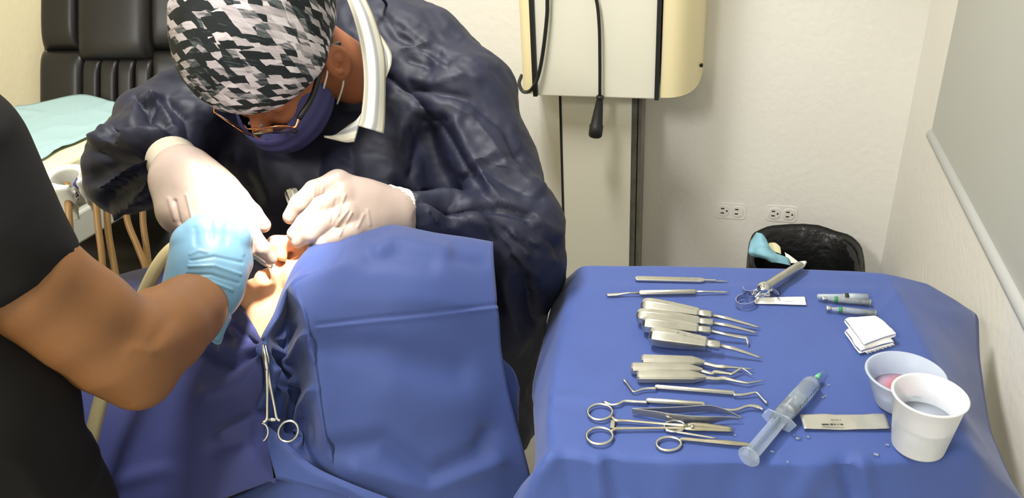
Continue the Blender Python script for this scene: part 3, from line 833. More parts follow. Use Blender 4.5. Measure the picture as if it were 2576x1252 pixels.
# straight double-ended elevator
def rod(fm, name, stations, material, parent, n=12, hexa=False):
    """stations: (x, y, z, ry, rz) in metres along the frame"""
    s = np.asarray(stations, float); p = loc(fm, s[:, :3])
    return obj(name, sweep(p, s[:, 4:2:-1], n, upv=(0, 0, 1)), material, parent, sharp=35 if hexa else None)
fm = fr((1524, 744), (1836, 738), TS); L = fm[4]; e = inst('periosteal_elevator', 'straight double-ended steel elevator below the scalpel', 'dental tool', fm)
r = .0041
rod(fm, 'handle', [(L * .27, 0, r, r * .6, r * .6), (L * .285, 0, r, r, r), (L * .71, 0, r, r, r), (L * .725, 0, r, r * .75, r * .75)], 'steel_satin', e, 8, True)
rod(fm, 'spoon', [(0, 0, r * .6, .0012, .0006), (.004, 0, r * .55, .0034, .0009), (.016, 0, r * .6, .0036, .0009), (.024, 0, r * .8, .0022, .0011), (.032, 0, r, .0015, .0014), (L * .275, 0, r, .0019, .0019)], 'steel', e)
rod(fm, 'point', [(L * .72, 0, r, .0022, .0022), (L * .80, 0, r, .0016, .0015), (L * .90, 0, r * .8, .0018, .0010), (L * .95, 0, r * .7, .0021, .0008), (L, 0, r * .6, .0003, .0003)], 'steel', e)

# four thick-handled elevators
def thick(a, b, c, label, R1, tip='straight', hL=None, twist=0.0):
    fm = fr(a, c, TS); L = fm[4]; fb = T(b[0], b[1], TS); xb = (fb - fm[0]) @ fm[1]
    e = inst('root_elevator', label, 'dental tool', fm, 'thick-handled elevators')
    R = R1; rb = .0062
    def sec(x, w, h): return (x, 0, R + (h - R) * 0.0, w, h)
    st = [(0, 0, R, R * .35, R * .30), (.0016, 0, R, R * .74, R * .66), (.005, 0, R, R * .95, R * .86), (.011, 0, R, R, R * .95), (.022, 0, R, R, R * .96), (xb * .42, 0, R, R * .92, R * .88), (xb * .80, 0, R * .97, R * .70, R * .62), (xb * .83, 0, R * .96, rb * .95, rb * .95)]
    obj('handle', sweep(loc(fm, np.array(st)[:, :3]), np.array(st)[:, 4:2:-1], prof=np.array([(math.cos(math.radians(22.5 + 45 * k)) * 1.06, math.sin(math.radians(22.5 + 45 * k)) * 1.06) for k in range(8)]), upv=(0, 0, 1)), 'steel', e, sharp=28, bevel=.0008)
    rod(fm, 'ferrule', [(xb * .82, 0, R * .96, rb * .9, rb * .9), (xb * .85, 0, R * .96, rb, rb), (xb * .99, 0, R * .93, rb, rb), (xb, 0, R * .93, rb * .8, rb * .8)], 'steel', e, 16)
    z0 = R * .93
    if tip == 'flag':
        st = [(xb, 0, z0, .0026, .0026), (L * .80, 0, R * .7, .0021, .0021), (L * .87, 0, R * .65, .0030, .0017), (L * .97, 0, R * .6, .0026, .0016), (L * .985, -.003, R * .45, .0020, .0014), (L * .99, -.010, R * .15, .0005, .0005)]
    else:
        st = [(xb, 0, z0, .0026, .0026), (xb + (L - xb) * .3, 0, R * .85, .0029, .0027), (xb + (L - xb) * .7, 0, R * .5, .0021, .0019), (L * .97, 0, R * .3, .0019, .0014), (L, 0, R * .25, .0011, .0006)]
    rod(fm, 'shank', st, 'steel', e)
    return fm
thick((1612, 786), (1789, 809), (1910, 828), 'topmost thick-handled steel elevator, with long tapered shank', .0122)
thick((1600, 812), (1792, 831), (1903, 841), 'second thick-handled steel elevator, leaning against the topmost one', .0118)
thick((1614, 834), (1786, 851), (1884, 862), 'thick-handled steel elevator with flag-shaped bent tip', .0128, 'flag')
fmD = thick((1632, 866), (1810, 889), (1914, 905), 'nearest thick-handled steel elevator, with engraved wording on its handle', .0138)

# engraved lettering on the nearest handle
def text(body, org, ex, ey, size, material, parent, name='engraving', depth=.00008):
    cu = bpy.data.curves.new(name, 'FONT'); cu.body = body; cu.size = size; cu.align_x = 'CENTER'; cu.align_y = 'CENTER'; cu.extrude = depth
    tmp = bpy.data.objects.new('tmp', cu); col.objects.link(tmp)
    dg = bpy.context.evaluated_depsgraph_get(); dg.update()
    me = bpy.data.meshes.new_from_object(tmp.evaluated_get(dg))
    v = np.array([w.co[:] for w in me.vertices]); f = [list(p.vertices) for p in me.polygons]
    bpy.data.objects.remove(tmp); bpy.data.curves.remove(cu); bpy.data.meshes.remove(me)
    ex, ey = np.asarray(ex, float), np.asarray(ey, float); ez = np.cross(ex, ey)
    return obj(name, (np.asarray(org) + v[:, :1] * ex + v[:, 1:2] * ey + v[:, 2:] * ez, f), material, parent, smooth=False)
ang = math.radians(-45)
par = [o for o in col.objects if o.name.startswith('root_elevator')][-1]
hpar = [o for o in par.children if o.name.startswith('handle')][0]
xm = fmD[4] * .36; Rm = .0138
text('B. fm   T—y', loc(fmD, (xm, 0, Rm * 2.0 - .0012))[0] - fmD[2] * .0016, -fmD[1], -fmD[2], .0062, 'steel_dark', hpar)

# three flat-handled root picks
def flatpick(a, b, pts, label):
    fm = fr(a, b, TS); L = fm[4]; e = inst('root_pick', label, 'dental tool', fm, 'flat-handled root picks')
    w, h = .0076, .0056
    st = [(0, 0, h, w * .7, h * .7), (.0025, 0, h, w, h * .96), (.004, 0, h, w, h), (L * .80, 0, h, w, h), (L * .88, 0, h, w * .8, h * .8), (L, 0, h * .9, .0026, .0026)]
    obj('handle', sweep(loc(fm, np.array(st)[:, :3]), np.array(st)[:, 4:2:-1], prof=np.array([(1, .5), (.95, .8), (.5, 1), (-.5, 1), (-1, .7), (-1, -.7), (-.5, -1), (.5, -1), (.95, -.8), (1, -.5)]), upv=(0, 0, 1)), 'steel_satin', e, sharp=30)
    wp = [fm[0] + fm[1] * (L * .96) + [0, 0, h * .9]] + [T(x, y, TS + hz) for x, y, hz, _ in pts]
    rs = [.0028] + [q_[3] for q_ in pts]
    n = 6; path = catmull(wp, n); rad = np.interp(np.linspace(0, len(rs) - 1, len(path)), range(len(rs)), rs)
    obj('shank', sweep(path, rad, 10), 'steel_satin', e)
flatpick((1613, 915), (1772, 921), [(1800, 921, .004, .0027), (1820, 923, .004, .0031), (1840, 924, .004, .0016), (1895, 928, .003, .0006)], 'farthest of three flat-handled steel picks, with straight tip')
flatpick((1587, 936), (1766, 940), [(1790, 940, .004, .0022), (1800, 936, .004, .0028), (1835, 940, .004, .0018), (1842, 940, .004, .0018), (1864, 927, .006, .0015), (1870, 927, .006, .0012), (1893, 943, .003, .0005)], 'middle flat-handled steel pick, with zigzag tip')
flatpick((1602, 957), (1775, 958), [(1800, 953, .004, .0027), (1822, 952, .004, .0030), (1850, 958, .004, .0018), (1880, 963, .004, .0013), (1892, 962, .003, .0013), (1922, 956, .003, .0004)], 'nearest flat-handled steel pick, with hooked point')

# bent double-ended tools
def bent(name, label, lft, hA, hB, rgt, hr=.0029, h=TS, mt='steel_satin'):
    fm = fr(hA, hB, h); L = fm[4]; e = inst(name, label, 'dental tool', fm)
    rod(fm, 'handle', [(-.001, 0, hr, hr * .7, hr * .7), (.001, 0, hr, hr, hr), (L - .001, 0, hr, hr, hr), (L + .001, 0, hr, hr * .7, hr * .7)], mt, e, 8, True)
    for nm, pts, st in (('working_end', lft, hA), ('working_end', rgt, hB)):
        wp = [T(st[0], st[1], h + hr)] + [T(x, y, h + z) for x, y, z, _ in pts]
        rs = [hr * .72] + [w for *_, w in pts]
        path = catmull(wp, 6); rad = np.interp(np.linspace(0, len(rs) - 1, len(path)), range(len(rs)), rs)
        obj(nm, sweep(path, rad, 10), 'steel', e)
bent('curette', 'bent double-ended steel curette with spoon tips', [(1632, 977, .003, .0017), (1616, 979, .003, .0015), (1596, 985, .003, .0013), (1588, 980, .003, .0013), (1576, 964, .002, .0013), (1570, 957, .002, .0019), (1568, 954, .002, .0010)],
     (1650, 977), (1845, 993), [(1868, 993, .003, .0018), (1895, 988, .004, .0015), (1904, 988, .004, .0013), (1920, 1005, .003, .0013), (1927, 1012, .002, .0020), (1930, 1014, .002, .0011)])
bent('curved_elevator', 'long steel elevator with S-bent ends behind the tweezers', [(1605, 1011, .003, .0021), (1572, 1009, .003, .0019), (1555, 1016, .003, .0017), (1538, 1018, .002, .0017), (1522, 1012, .002, .0020), (1516, 1010, .002, .0008)],
     (1628, 1012), (1770, 1022), [(1820, 1030, .003, .0018), (1850, 1031, .003, .0019), (1878, 1022, .004, .0018), (1893, 1021, .004, .0022), (1910, 1025, .003, .0026), (1920, 1030, .003, .0010)], .0032)

# tweezers lying on their side
fm = fr((1590, 1041), (1866, 1062), TS); e = inst('tweezers', 'dark steel tweezers lying on their side with pointed tip', 'tweezers', fm)
def strip(pts, hh, thick_):
    """ribbon standing on edge through table points; hh heights"""
    base = catmull([T(x, y, TS) for x, y in pts], 6); hs_ = np.interp(np.linspace(0, len(hh) - 1, len(base)), range(len(hh)), hh)
    t_, n_, b_ = frames(base); sd = np.cross(t_, [0, 0, 1.0]); sd /= np.linalg.norm(sd, axis=1)[:, None]
    V = []; F = []
    zoff = (max(hh) - hs_) / 2
    for i, p in enumerate(base):
        for s, k in ((-1, 0), (1, 0), (1, 1), (-1, 1)):
            V.append(p + sd[i] * thick_ * s + [0, 0, zoff[i] + hs_[i] * k])
    for i in range(len(base) - 1):
        for k in range(4):
            l = (k + 1) % 4; F.append([i * 4 + k, i * 4 + l, (i + 1) * 4 + l, (i + 1) * 4 + k])
    F.append([3, 2, 1, 0]); n = len(base) - 1; F.append([n * 4, n * 4 + 1, n * 4 + 2, n * 4 + 3])
    return np.array(V), F
obj('arm', strip([(1590, 1040), (1640, 1040), (1710, 1038), (1780, 1034), (1820, 1040), (1862, 1056)], [.007, .008, .009, .009, .005, .001], .0006), 'steel_dark', e, sharp=40)
obj('arm', strip([(1590, 1042), (1640, 1050), (1710, 1062), (1780, 1066), (1815, 1062), (1866, 1060)], [.007, .009, .011, .011, .006, .001], .0006), 'steel_dark', e, sharp=40)
obj('guide_pin', sweep([T(1672, 1046, TS + .007), T(1690, 1050, TS + .007)], .0010, 8), 'steel', e)

# ring-handled tools
def vx(a, b): return T(*b) - T(*a)
def ring(name, c, rx, ry, parent, h, material='steel', r=(.0016, .0019)):
    cc = T(c[0], c[1], h)
    return obj(name, ringtube(cc, T(c[0] + rx, c[1], h) - cc, T(c[0], c[1] + ry, h) - cc, r), material, parent)
def arm(name, pts, rad, parent, material='steel_gold', flat=.7):
    wp = [T(x, y, z) for x, y, z in pts]; path = catmull(wp, 6)
    rr_ = np.interp(np.linspace(0, len(rad) - 1, len(path)), range(len(rad)), rad)
    return obj(name, sweep(path, np.stack([rr_ * flat, rr_], 1), 10, upv=(0, 0, 1)), material, parent)
fm = fr((1475, 1095), (1842, 1080), TS); e = inst('needle_holder', 'steel needle holder with two finger rings at the left', 'needle holder', fm)
ring('finger_ring', (1509, 1036), 31, 20, e, TS + .003); ring('finger_ring', (1508, 1096), 33, 21, e, TS + .003)
arm('shank', [(1539, 1048, TS + .003), (1550, 1057, TS + .003), (1580, 1058, TS + .003), (1660, 1065, TS + .003), (1730, 1070, TS + .005)], [.0018, .0024, .0018, .0019, .0024], e)
arm('shank', [(1538, 1084, TS + .003), (1550, 1078, TS + .003), (1580, 1077, TS + .003), (1660, 1076, TS + .003), (1730, 1077, TS + .003)], [.0018, .0024, .0018, .0019, .0024], e)
obj('ratchet', box((T(1541, 1060, TS + .003) + T(1541, 1074, TS + .003)) / 2, (.005, .013, .002), .12), 'steel_gold', e, smooth=False, bevel=.0005)
arm('jaw', [(1722, 1070, TS + .004), (1745, 1068, TS + .004), (1780, 1070, TS + .004), (1842, 1078, TS + .0035)], [.0022, .0036, .0034, .0022], e)
arm('jaw', [(1722, 1077, TS + .003), (1745, 1078, TS + .003), (1780, 1079, TS + .003), (1842, 1083, TS + .003)], [.0022, .0036, .0032, .0020], e)
obj('pivot', lathe([(0, .0024), (.0022, .002), (.0024, 0)], T(1741, 1073, TS + .0055), (0, 0, 1), 14), 'steel', e)
fm = fr((1650, 1118), (1885, 1118), TS); e = inst('scissors', 'small steel scissors lying partly under the needle holder', 'scissors', fm)
ring('finger_ring', (1682, 1116), 31, 17, e, TS + .0025); ring('finger_ring', (1697, 1072), 26, 14, e, TS + .0018)
arm('blade', [(1710, 1107, TS + .0025), (1722, 1104, TS + .0025), (1770, 1108, TS + .0025), (1830, 1113, TS + .0025), (1890, 1119, TS + .002)], [.0018, .0024, .0026, .0034, .0026], e)
arm('blade', [(1675, 1082, TS + .0018), (1690, 1084, TS + .0018), (1740, 1092, TS + .0016), (1801, 1102, TS + .0015)], [.0016, .0018, .0017, .0012], e, 'steel')

# cartridge syringe of metal
e = thing('cartridge_syringe', 'chrome dental cartridge syringe with thumb ring and needle', 'syringe', T(1905, 742))
sa, sb_ = T(1918, 727, .018), T(2012, 668, .012); sd = sb_ - sa; sl = np.linalg.norm(sd)
obj('barrel', lathe([(0, 0), (.0062, 0), (.0068, .003), (.0068, sl), (.0056, sl + .003), (0, sl + .003)], sa, sd, 24), 'steel', e)
obj('hub', lathe([(0.0052, sl + .002), (.0052, sl + .006), (.0022, sl + .017), (0, sl + .018)], sa, sd, 18), 'white_plastic', e)
sdn = sd / sl
obj('needle', sweep([sa + sdn * (sl + .014), sa + sdn * (sl + .040) + [0, 0, .004]], .00045, 6), 'steel', e)
hb_ = T(1921, 724, .022)
obj('ball_joint', lathe([(0, -.009), (.005, -.0085), (.0085, -.004), (.0095, 0), (.0085, .004), (.005, .0085), (0, .009)], hb_, sd, 20), 'chrome', e)
def band(name, c, ax, ay, hgt, a0, a1, th=.0008, n=36, mt='chrome'):
    a = np.radians(np.linspace(a0, a1, n)); V = []; F = []
    for q_ in a:
        for s, k in ((1 - .05, 0), (1, 0), (1, 1), (1 - .05, 1)):
            V.append(np.asarray(c) + ax * math.cos(q_) * s + ay * math.sin(q_) * s + np.array([0, 0, hgt * (k - .5)]))
    for i in range(n - 1):
        for k in range(4):
            l = (k + 1) % 4; F.append([i * 4 + k, i * 4 + l, (i + 1) * 4 + l, (i + 1) * 4 + k])
    return obj(name, (np.array(V), F), mt, e, sharp=40)
c = T(1876, 757, .007); band('thumb_ring', c, T(1902, 754, .007) - c, T(1878, 771, .007) - c, .009, 0, 360)
c = T(1888, 725, .016); band('finger_grip', c, T(1908, 722, .016) - c, T(1890, 737, .016) - c, .008, 20, 190)
c = T(1938, 741, .010); band('finger_grip', c, T(1958, 744, .010) - c, T(1936, 730, .010) - c, .008, -20, 170)
obj('plunger_rod', sweep(catmull([T(1899, 748, .010), T(1906, 742, .012), T(1918, 728, .020)], 6), .0022, 10), 'chrome', e)
obj('grip_bar', sweep(catmull([T(1903, 730, .016), T(1918, 732, .018), T(1934, 740, .012)], 6), [.0035] * 7 + [.0045] + [.0035] * 5, 10), 'chrome', e)
obj('spring', sweep(catmull([T(1910, 742, .008), T(1916, 735, .014), T(1925, 740, .010), T(1916, 744, .006)], 6), .0018, 8), 'chrome', e)

# packets
def sheet(corners, h, name, material, label, cat, th=.0012, wave=.0012, n=14, seed=0):
    c = [T(x, y, TS + h) for x, y in corners]
    g = np.array([[(c[0] * (1 - u) + c[1] * u) * (1 - v) + (c[3] * (1 - u) + c[2] * u) * v for u in np.linspace(0, 1, n * 2)] for v in np.linspace(0, 1, n)])
    V, F = gridmesh(g); V[:, 2] += (noise(V, 45, seed) + .6) * wave
    N = vnormals(V, F)
    if N[0][2] < 0: F = np.asarray(F)[:, ::-1]
    o = obj(name, (V, F), material, solid=th, offset=1.0); tag(o, label, cat); return o, c, V
o, c, _ = sheet([(1905, 750), (2024, 748), (2028, 768), (1898, 764)], .0004, 'needle_packet', 'white_paper', 'narrow white paper needle packet under the metal syringe', 'packet', wave=.0006)
m_ = T(1985, 757, TS + .0028); exx = T(1975, 757) - T(1985, 757); exx /= np.linalg.norm(exx)
text('UNOL', m_, exx, np.cross([0, 0, 1.0], exx), .0042, 'grey_ink', o, 'print')
o, c, V = sheet([(2012, 1047), (2224, 1045), (2238, 1081), (2022, 1081)], .0005, 'foil_packet', 'foil', 'silver foil blade packet with black print lying on the drape', 'packet', wave=.0020)
exx = T(2100, 1062) - T(2110, 1062); exx /= np.linalg.norm(exx); eyy = np.cross([0, 0, 1.0], exx)
zz = V[:, 2].max() - TT + .0014
for x0, x1 in ((2068, 2086), (2089, 2097), (2099, 2103), (2106, 2108), (2110, 2112), (2115, 2122)):
    a, b = T(x0, 1069, zz), T(x1, 1069, zz)
    obj('print', prism([(0, 0), (np.linalg.norm(b - a), 0), (np.linalg.norm(b - a), .0024), (0, .0024)], a, -exx, -eyy, (0, 0, 1), .0001), 'ink', o, smooth=False)
text('a Asculp', T(2103, 1056, zz), exx, eyy, .0032, 'ink', o, 'print')
a, b = T(2078, 1074, zz), T(2116, 1074, zz)
obj('print', prism([(0, 0), (np.linalg.norm(b - a), 0), (np.linalg.norm(b - a), .0006), (0, .0006)], a, -exx, -eyy, (0, 0, 1), .0001), 'grey_ink', o, smooth=False)

# anaesthetic cartridges and needle sheath
def cartridge(a, b, h, label, group=None):
    e = thing('anaesthetic_cartridge', label, 'cartridge', T(*a), group)
    A, B = T(a[0], a[1], h), T(b[0], b[1], h); d_ = B - A; L = np.linalg.norm(d_); r = .0043
    obj('glass_tube', lathe([(.0024, L * .09), (.0026, L * .16), (r * .75, L * .24), (r, L * .30), (r, L * .985), (r * .86, L * .985), (r * .86, L * .32), (r * .6, L * .25), (.0016, L * .16), (.0016, L * .09)], A, d_, 24), 'glass', e)
    obj('cap', lathe([(0, 0), (.0026, .0002), (.0038, .0014), (.0039, .0042), (.0030, .0062), (.0026, L * .12), (0, L * .12)], A, d_, 20), 'chrome', e)
    obj('band', lathe([(r * .80, L * .265), (r * .96, L * .265), (r * 1.04, L * .305), (r * 1.04, L * .33), (r * .9, L * .33)], A, d_, 24), 'green_band', e)
    obj('stopper', lathe([(0, L * .82), (r * .84, L * .82), (r * .84, L * .985), (r * 1.05, L * .985), (r * 1.05, L), (0, L)], A, d_, 20), 'grey_stopper', e)
    obj('solution', lathe([(0, L * .33), (r * .80, L * .33), (r * .80, L * .81), (0, L * .81)], A, d_, 18), 'water', e)
cartridge((2066, 750), (2190, 761), TS + .0046, 'glass cartridge with green band beside the clear sheath', 'anaesthetic cartridges')
cartridge((2077, 775), (2203, 788), TS + .0046, 'glass cartridge with green band lying alone above the gauze', 'anaesthetic cartridges')
e = thing('needle_sheath', 'clear plastic needle sheath with dark label above the cartridges', 'sheath', T(2056, 745))
A, B = T(2055, 745, TS + .006), T(2182, 748, TS + .006); d_ = B - A; L = np.linalg.norm(d_)
obj('tube', lathe([(0, 0), (.0028, .0004), (.0036, L * .02), (.0042, L * .52), (.0055, L * .53), (.0055, L), (.0047, L), (.0047, L * .55), (.0036, L * .5), (.003, .003), (0, .003)], A, d_, 24), 'clear_plastic', e)
obj('label_band', lathe([(.0056, L * .54), (.0057, L * .54), (.0057, L * .62), (.0056, L * .62)], A, d_, 24), 'ink', e)
obj('inner_cap', lathe([(0, L * .63), (.0046, L * .63), (.0046, L * .74), (0, L * .74)], A, d_, 20), 'white_plastic', e)

# folded gauze
e = thing('gauze_stack', 'thick folded white gauze squares on the blue drape', 'gauze', T(2180, 880))
def gz(corners, h0, h1, seed):
    n = 16; c = [T(x, y, TS) for x, y in corners]
    u = np.linspace(0, 1, n); top = np.array([[(c[0] * (1 - a) + c[1] * a) * (1 - b) + (c[3] * (1 - a) + c[2] * a) * b for a in u] for b in u])
    V, F = gridmesh(top); nn = len(V); ed_ = np.minimum(np.minimum(np.tile(u, n), 1 - np.tile(u, n)), np.minimum(np.repeat(u, n), 1 - np.repeat(u, n)))
    bulge = np.clip(ed_ / .08, 0, 1) ** .5
    Vt = V + np.array([0, 0, 1]) * (h0 + (h1 - h0) * (.6 + .4 * bulge) + noise(V, 45, seed) * .0022)[:, None]
    ctr = V.mean(0); Vt[:, :2] += (noise(V, 90, seed + 3)[:, None] * .0012)
    Vb = V + np.array([0, 0, h0]); F = np.asarray(F)
    if vnormals(V, F)[0][2] < 0: F = F[:, ::-1]
    bi = list(range(n)) + [i * n + n - 1 for i in range(1, n)] + [nn - 1 - i for i in range(1, n)] + [(n - 1 - i) * n for i in range(1, n - 1)]
    sides = []
    for a, b in zip(bi, bi[1:] + bi[:1]):
        sides.append([a, b, b + nn, a + nn][::-1])
    Fq = np.array([list(q_) for q_ in F] + [list(q_[::-1] + nn) for q_ in F] + sides)
    return smoothmesh(np.vstack([Vt, Vb]), Fq, 2), Fq
obj('gauze_pad', gz([(2121, 838), (2196, 832), (2250, 868), (2160, 894)], 0, .011, 1), 'gauze', e)
obj('gauze_pad', gz([(2118, 822), (2200, 818), (2254, 860), (2168, 890)], .0072, .019, 4), 'gauze', e)
fr_v = []
for k in range(26):                                     # frayed threads on the cut edge
    tpar = k / 25; b0 = T(2246 - 70 * tpar, 862 + 22 * tpar, .004 + .010 * ((k * 7) % 10) / 10)
    dv = T(2262 - 60 * tpar, 872 + 24 * tpar, .004) - T(2246 - 70 * tpar, 862 + 22 * tpar, .004); dv /= np.linalg.norm(dv)
    fr_v.append(sweep([b0, b0 + dv * (.003 + .002 * ((k * 5) % 7) / 7) + [0, 0, -.001]], .0003, 4))
o = obj('frayed_threads', join(*fr_v), 'gauze', e); o['kind'] = 'stuff'

# cups
def cup(c, r0, r1, h, wall, material, label, name, rim):
    e = thing(name, label, 'cup', c)
    pr2 = [(0, .0012), (r0 * .9, .0008), (r0 * .97, 0), (r0, .002), (r0 + (r1 - r0) * .98, h - .004), (r1 + rim, h - .003), (r1 + rim + .0012, h - .0012), (r1 + rim, h), (r1 - wall, h - .0008), (r0 + (r1 - r0) * .5 - wall, h * .5), (r0 - wall, .003), (0, .003)]
    obj('cup_wall', lathe(pr2, c, (0, 0, 1), 56), material, e)
    return e
c2 = T(2308, 1120, TS)
e = cup(c2, .0262, .0345, .070, .0010, 'cup_plastic', 'tall white plastic cup half full of water, nearest the camera', 'plastic_cup', .0012)
f_ = .50; rr0 = .0265 + (.0360 - .0265) * f_ - .0014
obj('water', lathe([(0, .0034), (.0265 - .0014, .0034), (rr0, .072 * f_), (0, .072 * f_)], c2, (0, 0, 1), 48), 'rinse_water', e)
c1 = T(2262, 1012, TS)
e = cup(c1, .0270, .0405, .043, .0010, 'cup_clear', 'wide clear plastic cup with reddish rinse behind the tall cup', 'plastic_cup', .0012)
f_ = .42; rr0 = .0270 + .0135 * f_ - .0014
V, F = lathe([(0, .0034), (.0262 - .0005, .0034), (rr0, .043 * f_), (rr0 * .6, .043 * f_), (0, .043 * f_)], c1, (0, 0, 1), 48)
obj('red_rinse', (V, F, (V - c1)[:, :2] + [-.003, -.006]), 'blood_rinse', e)

# large plastic syringe
e = thing('plastic_syringe', 'large clear plastic syringe with drawn plunger and green needle hub', 'syringe', T(1950, 1050))
A, B = T(1958, 1058, .013), T(2050, 955, .011); d_ = B - A; L = np.linalg.norm(d_); dn = d_ / L; r = .0105
obj('barrel', lathe([(r * .9, 0), (r, 0), (r, L * .86), (r * .9, L * .92), (r * .35, L * .97), (.0022, L), (.0022, L + .006), (.0014, L + .006), (.0016, L), (r * .3, L * .95), (r * .82, L * .90), (r * .9, L * .85)], A, d_, 36), 'syringe_plastic', e)
side = np.cross(dn, [0, 0, 1.0]); side /= np.linalg.norm(side); upn = np.cross(side, dn)
fl = np.array([(math.cos(a) * (.021 if k % 2 == 0 else .0175), math.sin(a) * .0125) for k, a in enumerate(np.radians([15, 50, 130, 165, 195, 230, 310, 345]))])
obj('flange', prism(fl, A, side, upn, dn, .0018), 'syringe_plastic', e, smooth=False, bevel=.0005)
ps = A + dn * L * .22
obj('piston', lathe([(0, 0), (r * .86, 0), (r * .88, .002), (r * .80, .003), (r * .88, .005), (r * .84, .007), (0, .012)], ps, d_, 28), 'steel_dark', e)
obj('liquid', lathe([(0, .013 + .001), (r * .84, .008), (r * .84, L * .60), (0, L * .66)], ps, d_, 28), 'water', e)
E_ = T(1884, 1148, .013); pd = E_ - ps; pl_ = np.linalg.norm(pd); pdn = pd / pl_
Rm = np.stack([pdn, side, np.cross(pdn, side)], 1)
obj('plunger', join(box(ps + pd * .5, (pl_, r * 1.6, .0010), R=Rm), box(ps + pd * .5, (pl_, .0010, r * 1.6), R=Rm)), 'syringe_plastic', e, smooth=False)
obj('thumb_rest', join(lathe([(0, 0), (.0115, 0), (.012, .001), (.0115, .002), (0, .002)], E_ - pdn * .001, pd, 32), box(E_ + pdn * .0012, (.0006, .020, .001), R=Rm), box(E_ + pdn * .0012, (.0006, .001, .020), R=Rm)), 'syringe_plastic', e, smooth=False)
obj('scale_marks', join(*[box(A + dn * L * (.35 + .06 * k) + side * r * .96 + upn * r * .28, (.0007, .0004, .004 + (.003 if k % 3 == 0 else 0)), R=np.stack([dn, side, upn], 1)) for k in range(9)]), 'ink', e, smooth=False)
tip = A + dn * (L + .004)
obj('needle_hub', lathe([(.0030, 0), (.0032, .002), (.0024, .010), (0, .0105)], tip, d_, 16), 'green_hub', e)
obj('needle', sweep([tip + dn * .009, tip + dn * .030 + [0, 0, -.004]], .0004, 6), 'steel', e)
sd_pts = [(2070, 910), (2067, 906)]

# water drops on the cloth
drops = [(1849, 1094, 3), (2008, 1102, 5), (1998, 1094, 3), (2033, 1098, 4), (1942, 1135, 4), (1982, 1161, 4), (2232, 1118, 4), (2204, 1142, 5), (2070, 998, 4), (2084, 968, 3), (1963, 1134, 2), (2076, 996, 3)]
where = ['left of the syringe barrel by the scissors', 'largest one between syringe and foil packet', 'left one below the foil packet\'s end', 'right one below the foil packet\'s end', 'below the plunger, beside its shaft', 'nearest the front edge, right of the plunger end', 'beside the tall cup, farther one', 'beside the tall cup, nearer one', 'right of the syringe barrel', 'right of the syringe needle', 'small one below the plunger shaft', 'second one right of the syringe barrel']
for k, (x, y, rp) in enumerate(drops):
    c = T(x, y, TS + .0001); rr_ = rp * .00042
    V, F = lathe([(0, 0), (rr_, 0), (rr_ * .92, rr_ * .3), (rr_ * .6, rr_ * .55), (0, rr_ * .62)], c, (0, 0, 1), 14)
    V[:, 0] = c[0] + (V[:, 0] - c[0]) * (1.2 + .3 * math.sin(k * 2.1))
    o = obj('water_drop', (V, F), 'water'); tag(o, 'water drop on the blue drape, ' + where[k], 'drop', 'water drops on the drape')

# ------------------------------------------------------------------ the dentist
def bounds(pts, pad):
    a = np.array(pts); return a.min(0) - pad, a.max(0) + pad
dent = thing('person', 'dentist in navy gown, patterned cap, glasses and mask bending over the patient', 'person', P(1000, 900, 1.32) * [1, 1, 0])

# head frame: forward (nose), left, up (crown)
HC = P(692, 118, 1.075)
hF = imgdir(-.27, -.92, .22); hL = imgdir(.92, -.20, .30)
hL = hL - hF * (hL @ hF); hL /= np.linalg.norm(hL); hU = np.cross(hF, hL)
RH = np.stack([hF, hL, hU])
def HP(f, l, u): return HC + hF * f + hL * l + hU * u
neckb = P(885, 185, 1.19)
s = SDF(*bounds([HC, neckb], .16), .0032)
s.ell(HP(-.005, 0, .025), (.098, .078, .088), RH)
s.ell(HP(.030, 0, -.045), (.066, .058, .070), RH, .03)
s.ell(HP(.062, 0, .010), (.034, .056, .020), RH, .02)        # brow
s.cone(HP(.090, 0, -.002), HP(.112, 0, -.036), .008, .013, .012)   # nose
s.cone(HP(.055, 0, -.100), HP(.066, 0, -.098), .020, .020, .02)    # chin
for sg in (-1, 1):
    s.ell(HP(.075, sg * .032, -.030), (.022, .020, .020), RH, .015)  # cheek
    s.ell(HP(.088, sg * .032, -.006), (.014, .017, .012), RH, .01, 'sub')
    s.ell(HP(.080, sg * .032, -.006), (.013, .014, .011), RH, .004)
s.cone(HP(-.03, 0, -.04), neckb, .054, .046, .03)
V, F = s.mesh(); V = smoothmesh(V, F, 2)
bodyparts = [(V, F)]
for sg in (-1, 1):
    ec = HP(-.004, sg * .083, -.026)
    s = SDF(ec - .05, ec + .05, .0014)
    Re = np.stack([(hF * .97 - hU * .25) / np.linalg.norm(hF * .97 - hU * .25), hL, hU])
    out_ = hL * sg
    tilt = np.stack([hF * .95 + out_ * -.30, out_ * .95 + hF * .30, hU])
    s.ell(ec + out_ * .004, (.020, .009, .034), tilt, 0)
    s.ell(ec - hU * .024 + hF * .004, (.010, .007, .012), tilt, .008)
    s.ell(ec + out_ * .013 + hU * .004 + hF * .001, (.0130, .009, .023), tilt, .004, 'sub')
    s.ell(ec + out_ * .003 + hU * .006 + hF * -.004, (.006, .007, .013), tilt, .004)
    s.ell(ec + out_ * .008 - hU * .006 + hF * .009, (.005, .005, .007), tilt, .004)
    V, F = s.mesh(); bodyparts.append((smoothmesh(V, F, 2), F))
obj('body', join(*bodyparts), 'skin_dentist', dent, label='brown skin of brow, cheek, ear and neck')
# hair showing below the cap
s = SDF(HC - .15, HC + .15, .0035)
s.ell(HP(-.012, 0, .020), (.100, .0815, .090), RH, 0)
s.half(HP(.030, 0, 0), hF * .9 + hU * .35); s.half(HP(0, 0, -.030), -hU - hF * .25)
V, F = s.mesh(); obj('hair', (smoothmesh(V, F, 1), F), 'hair_black', dent)
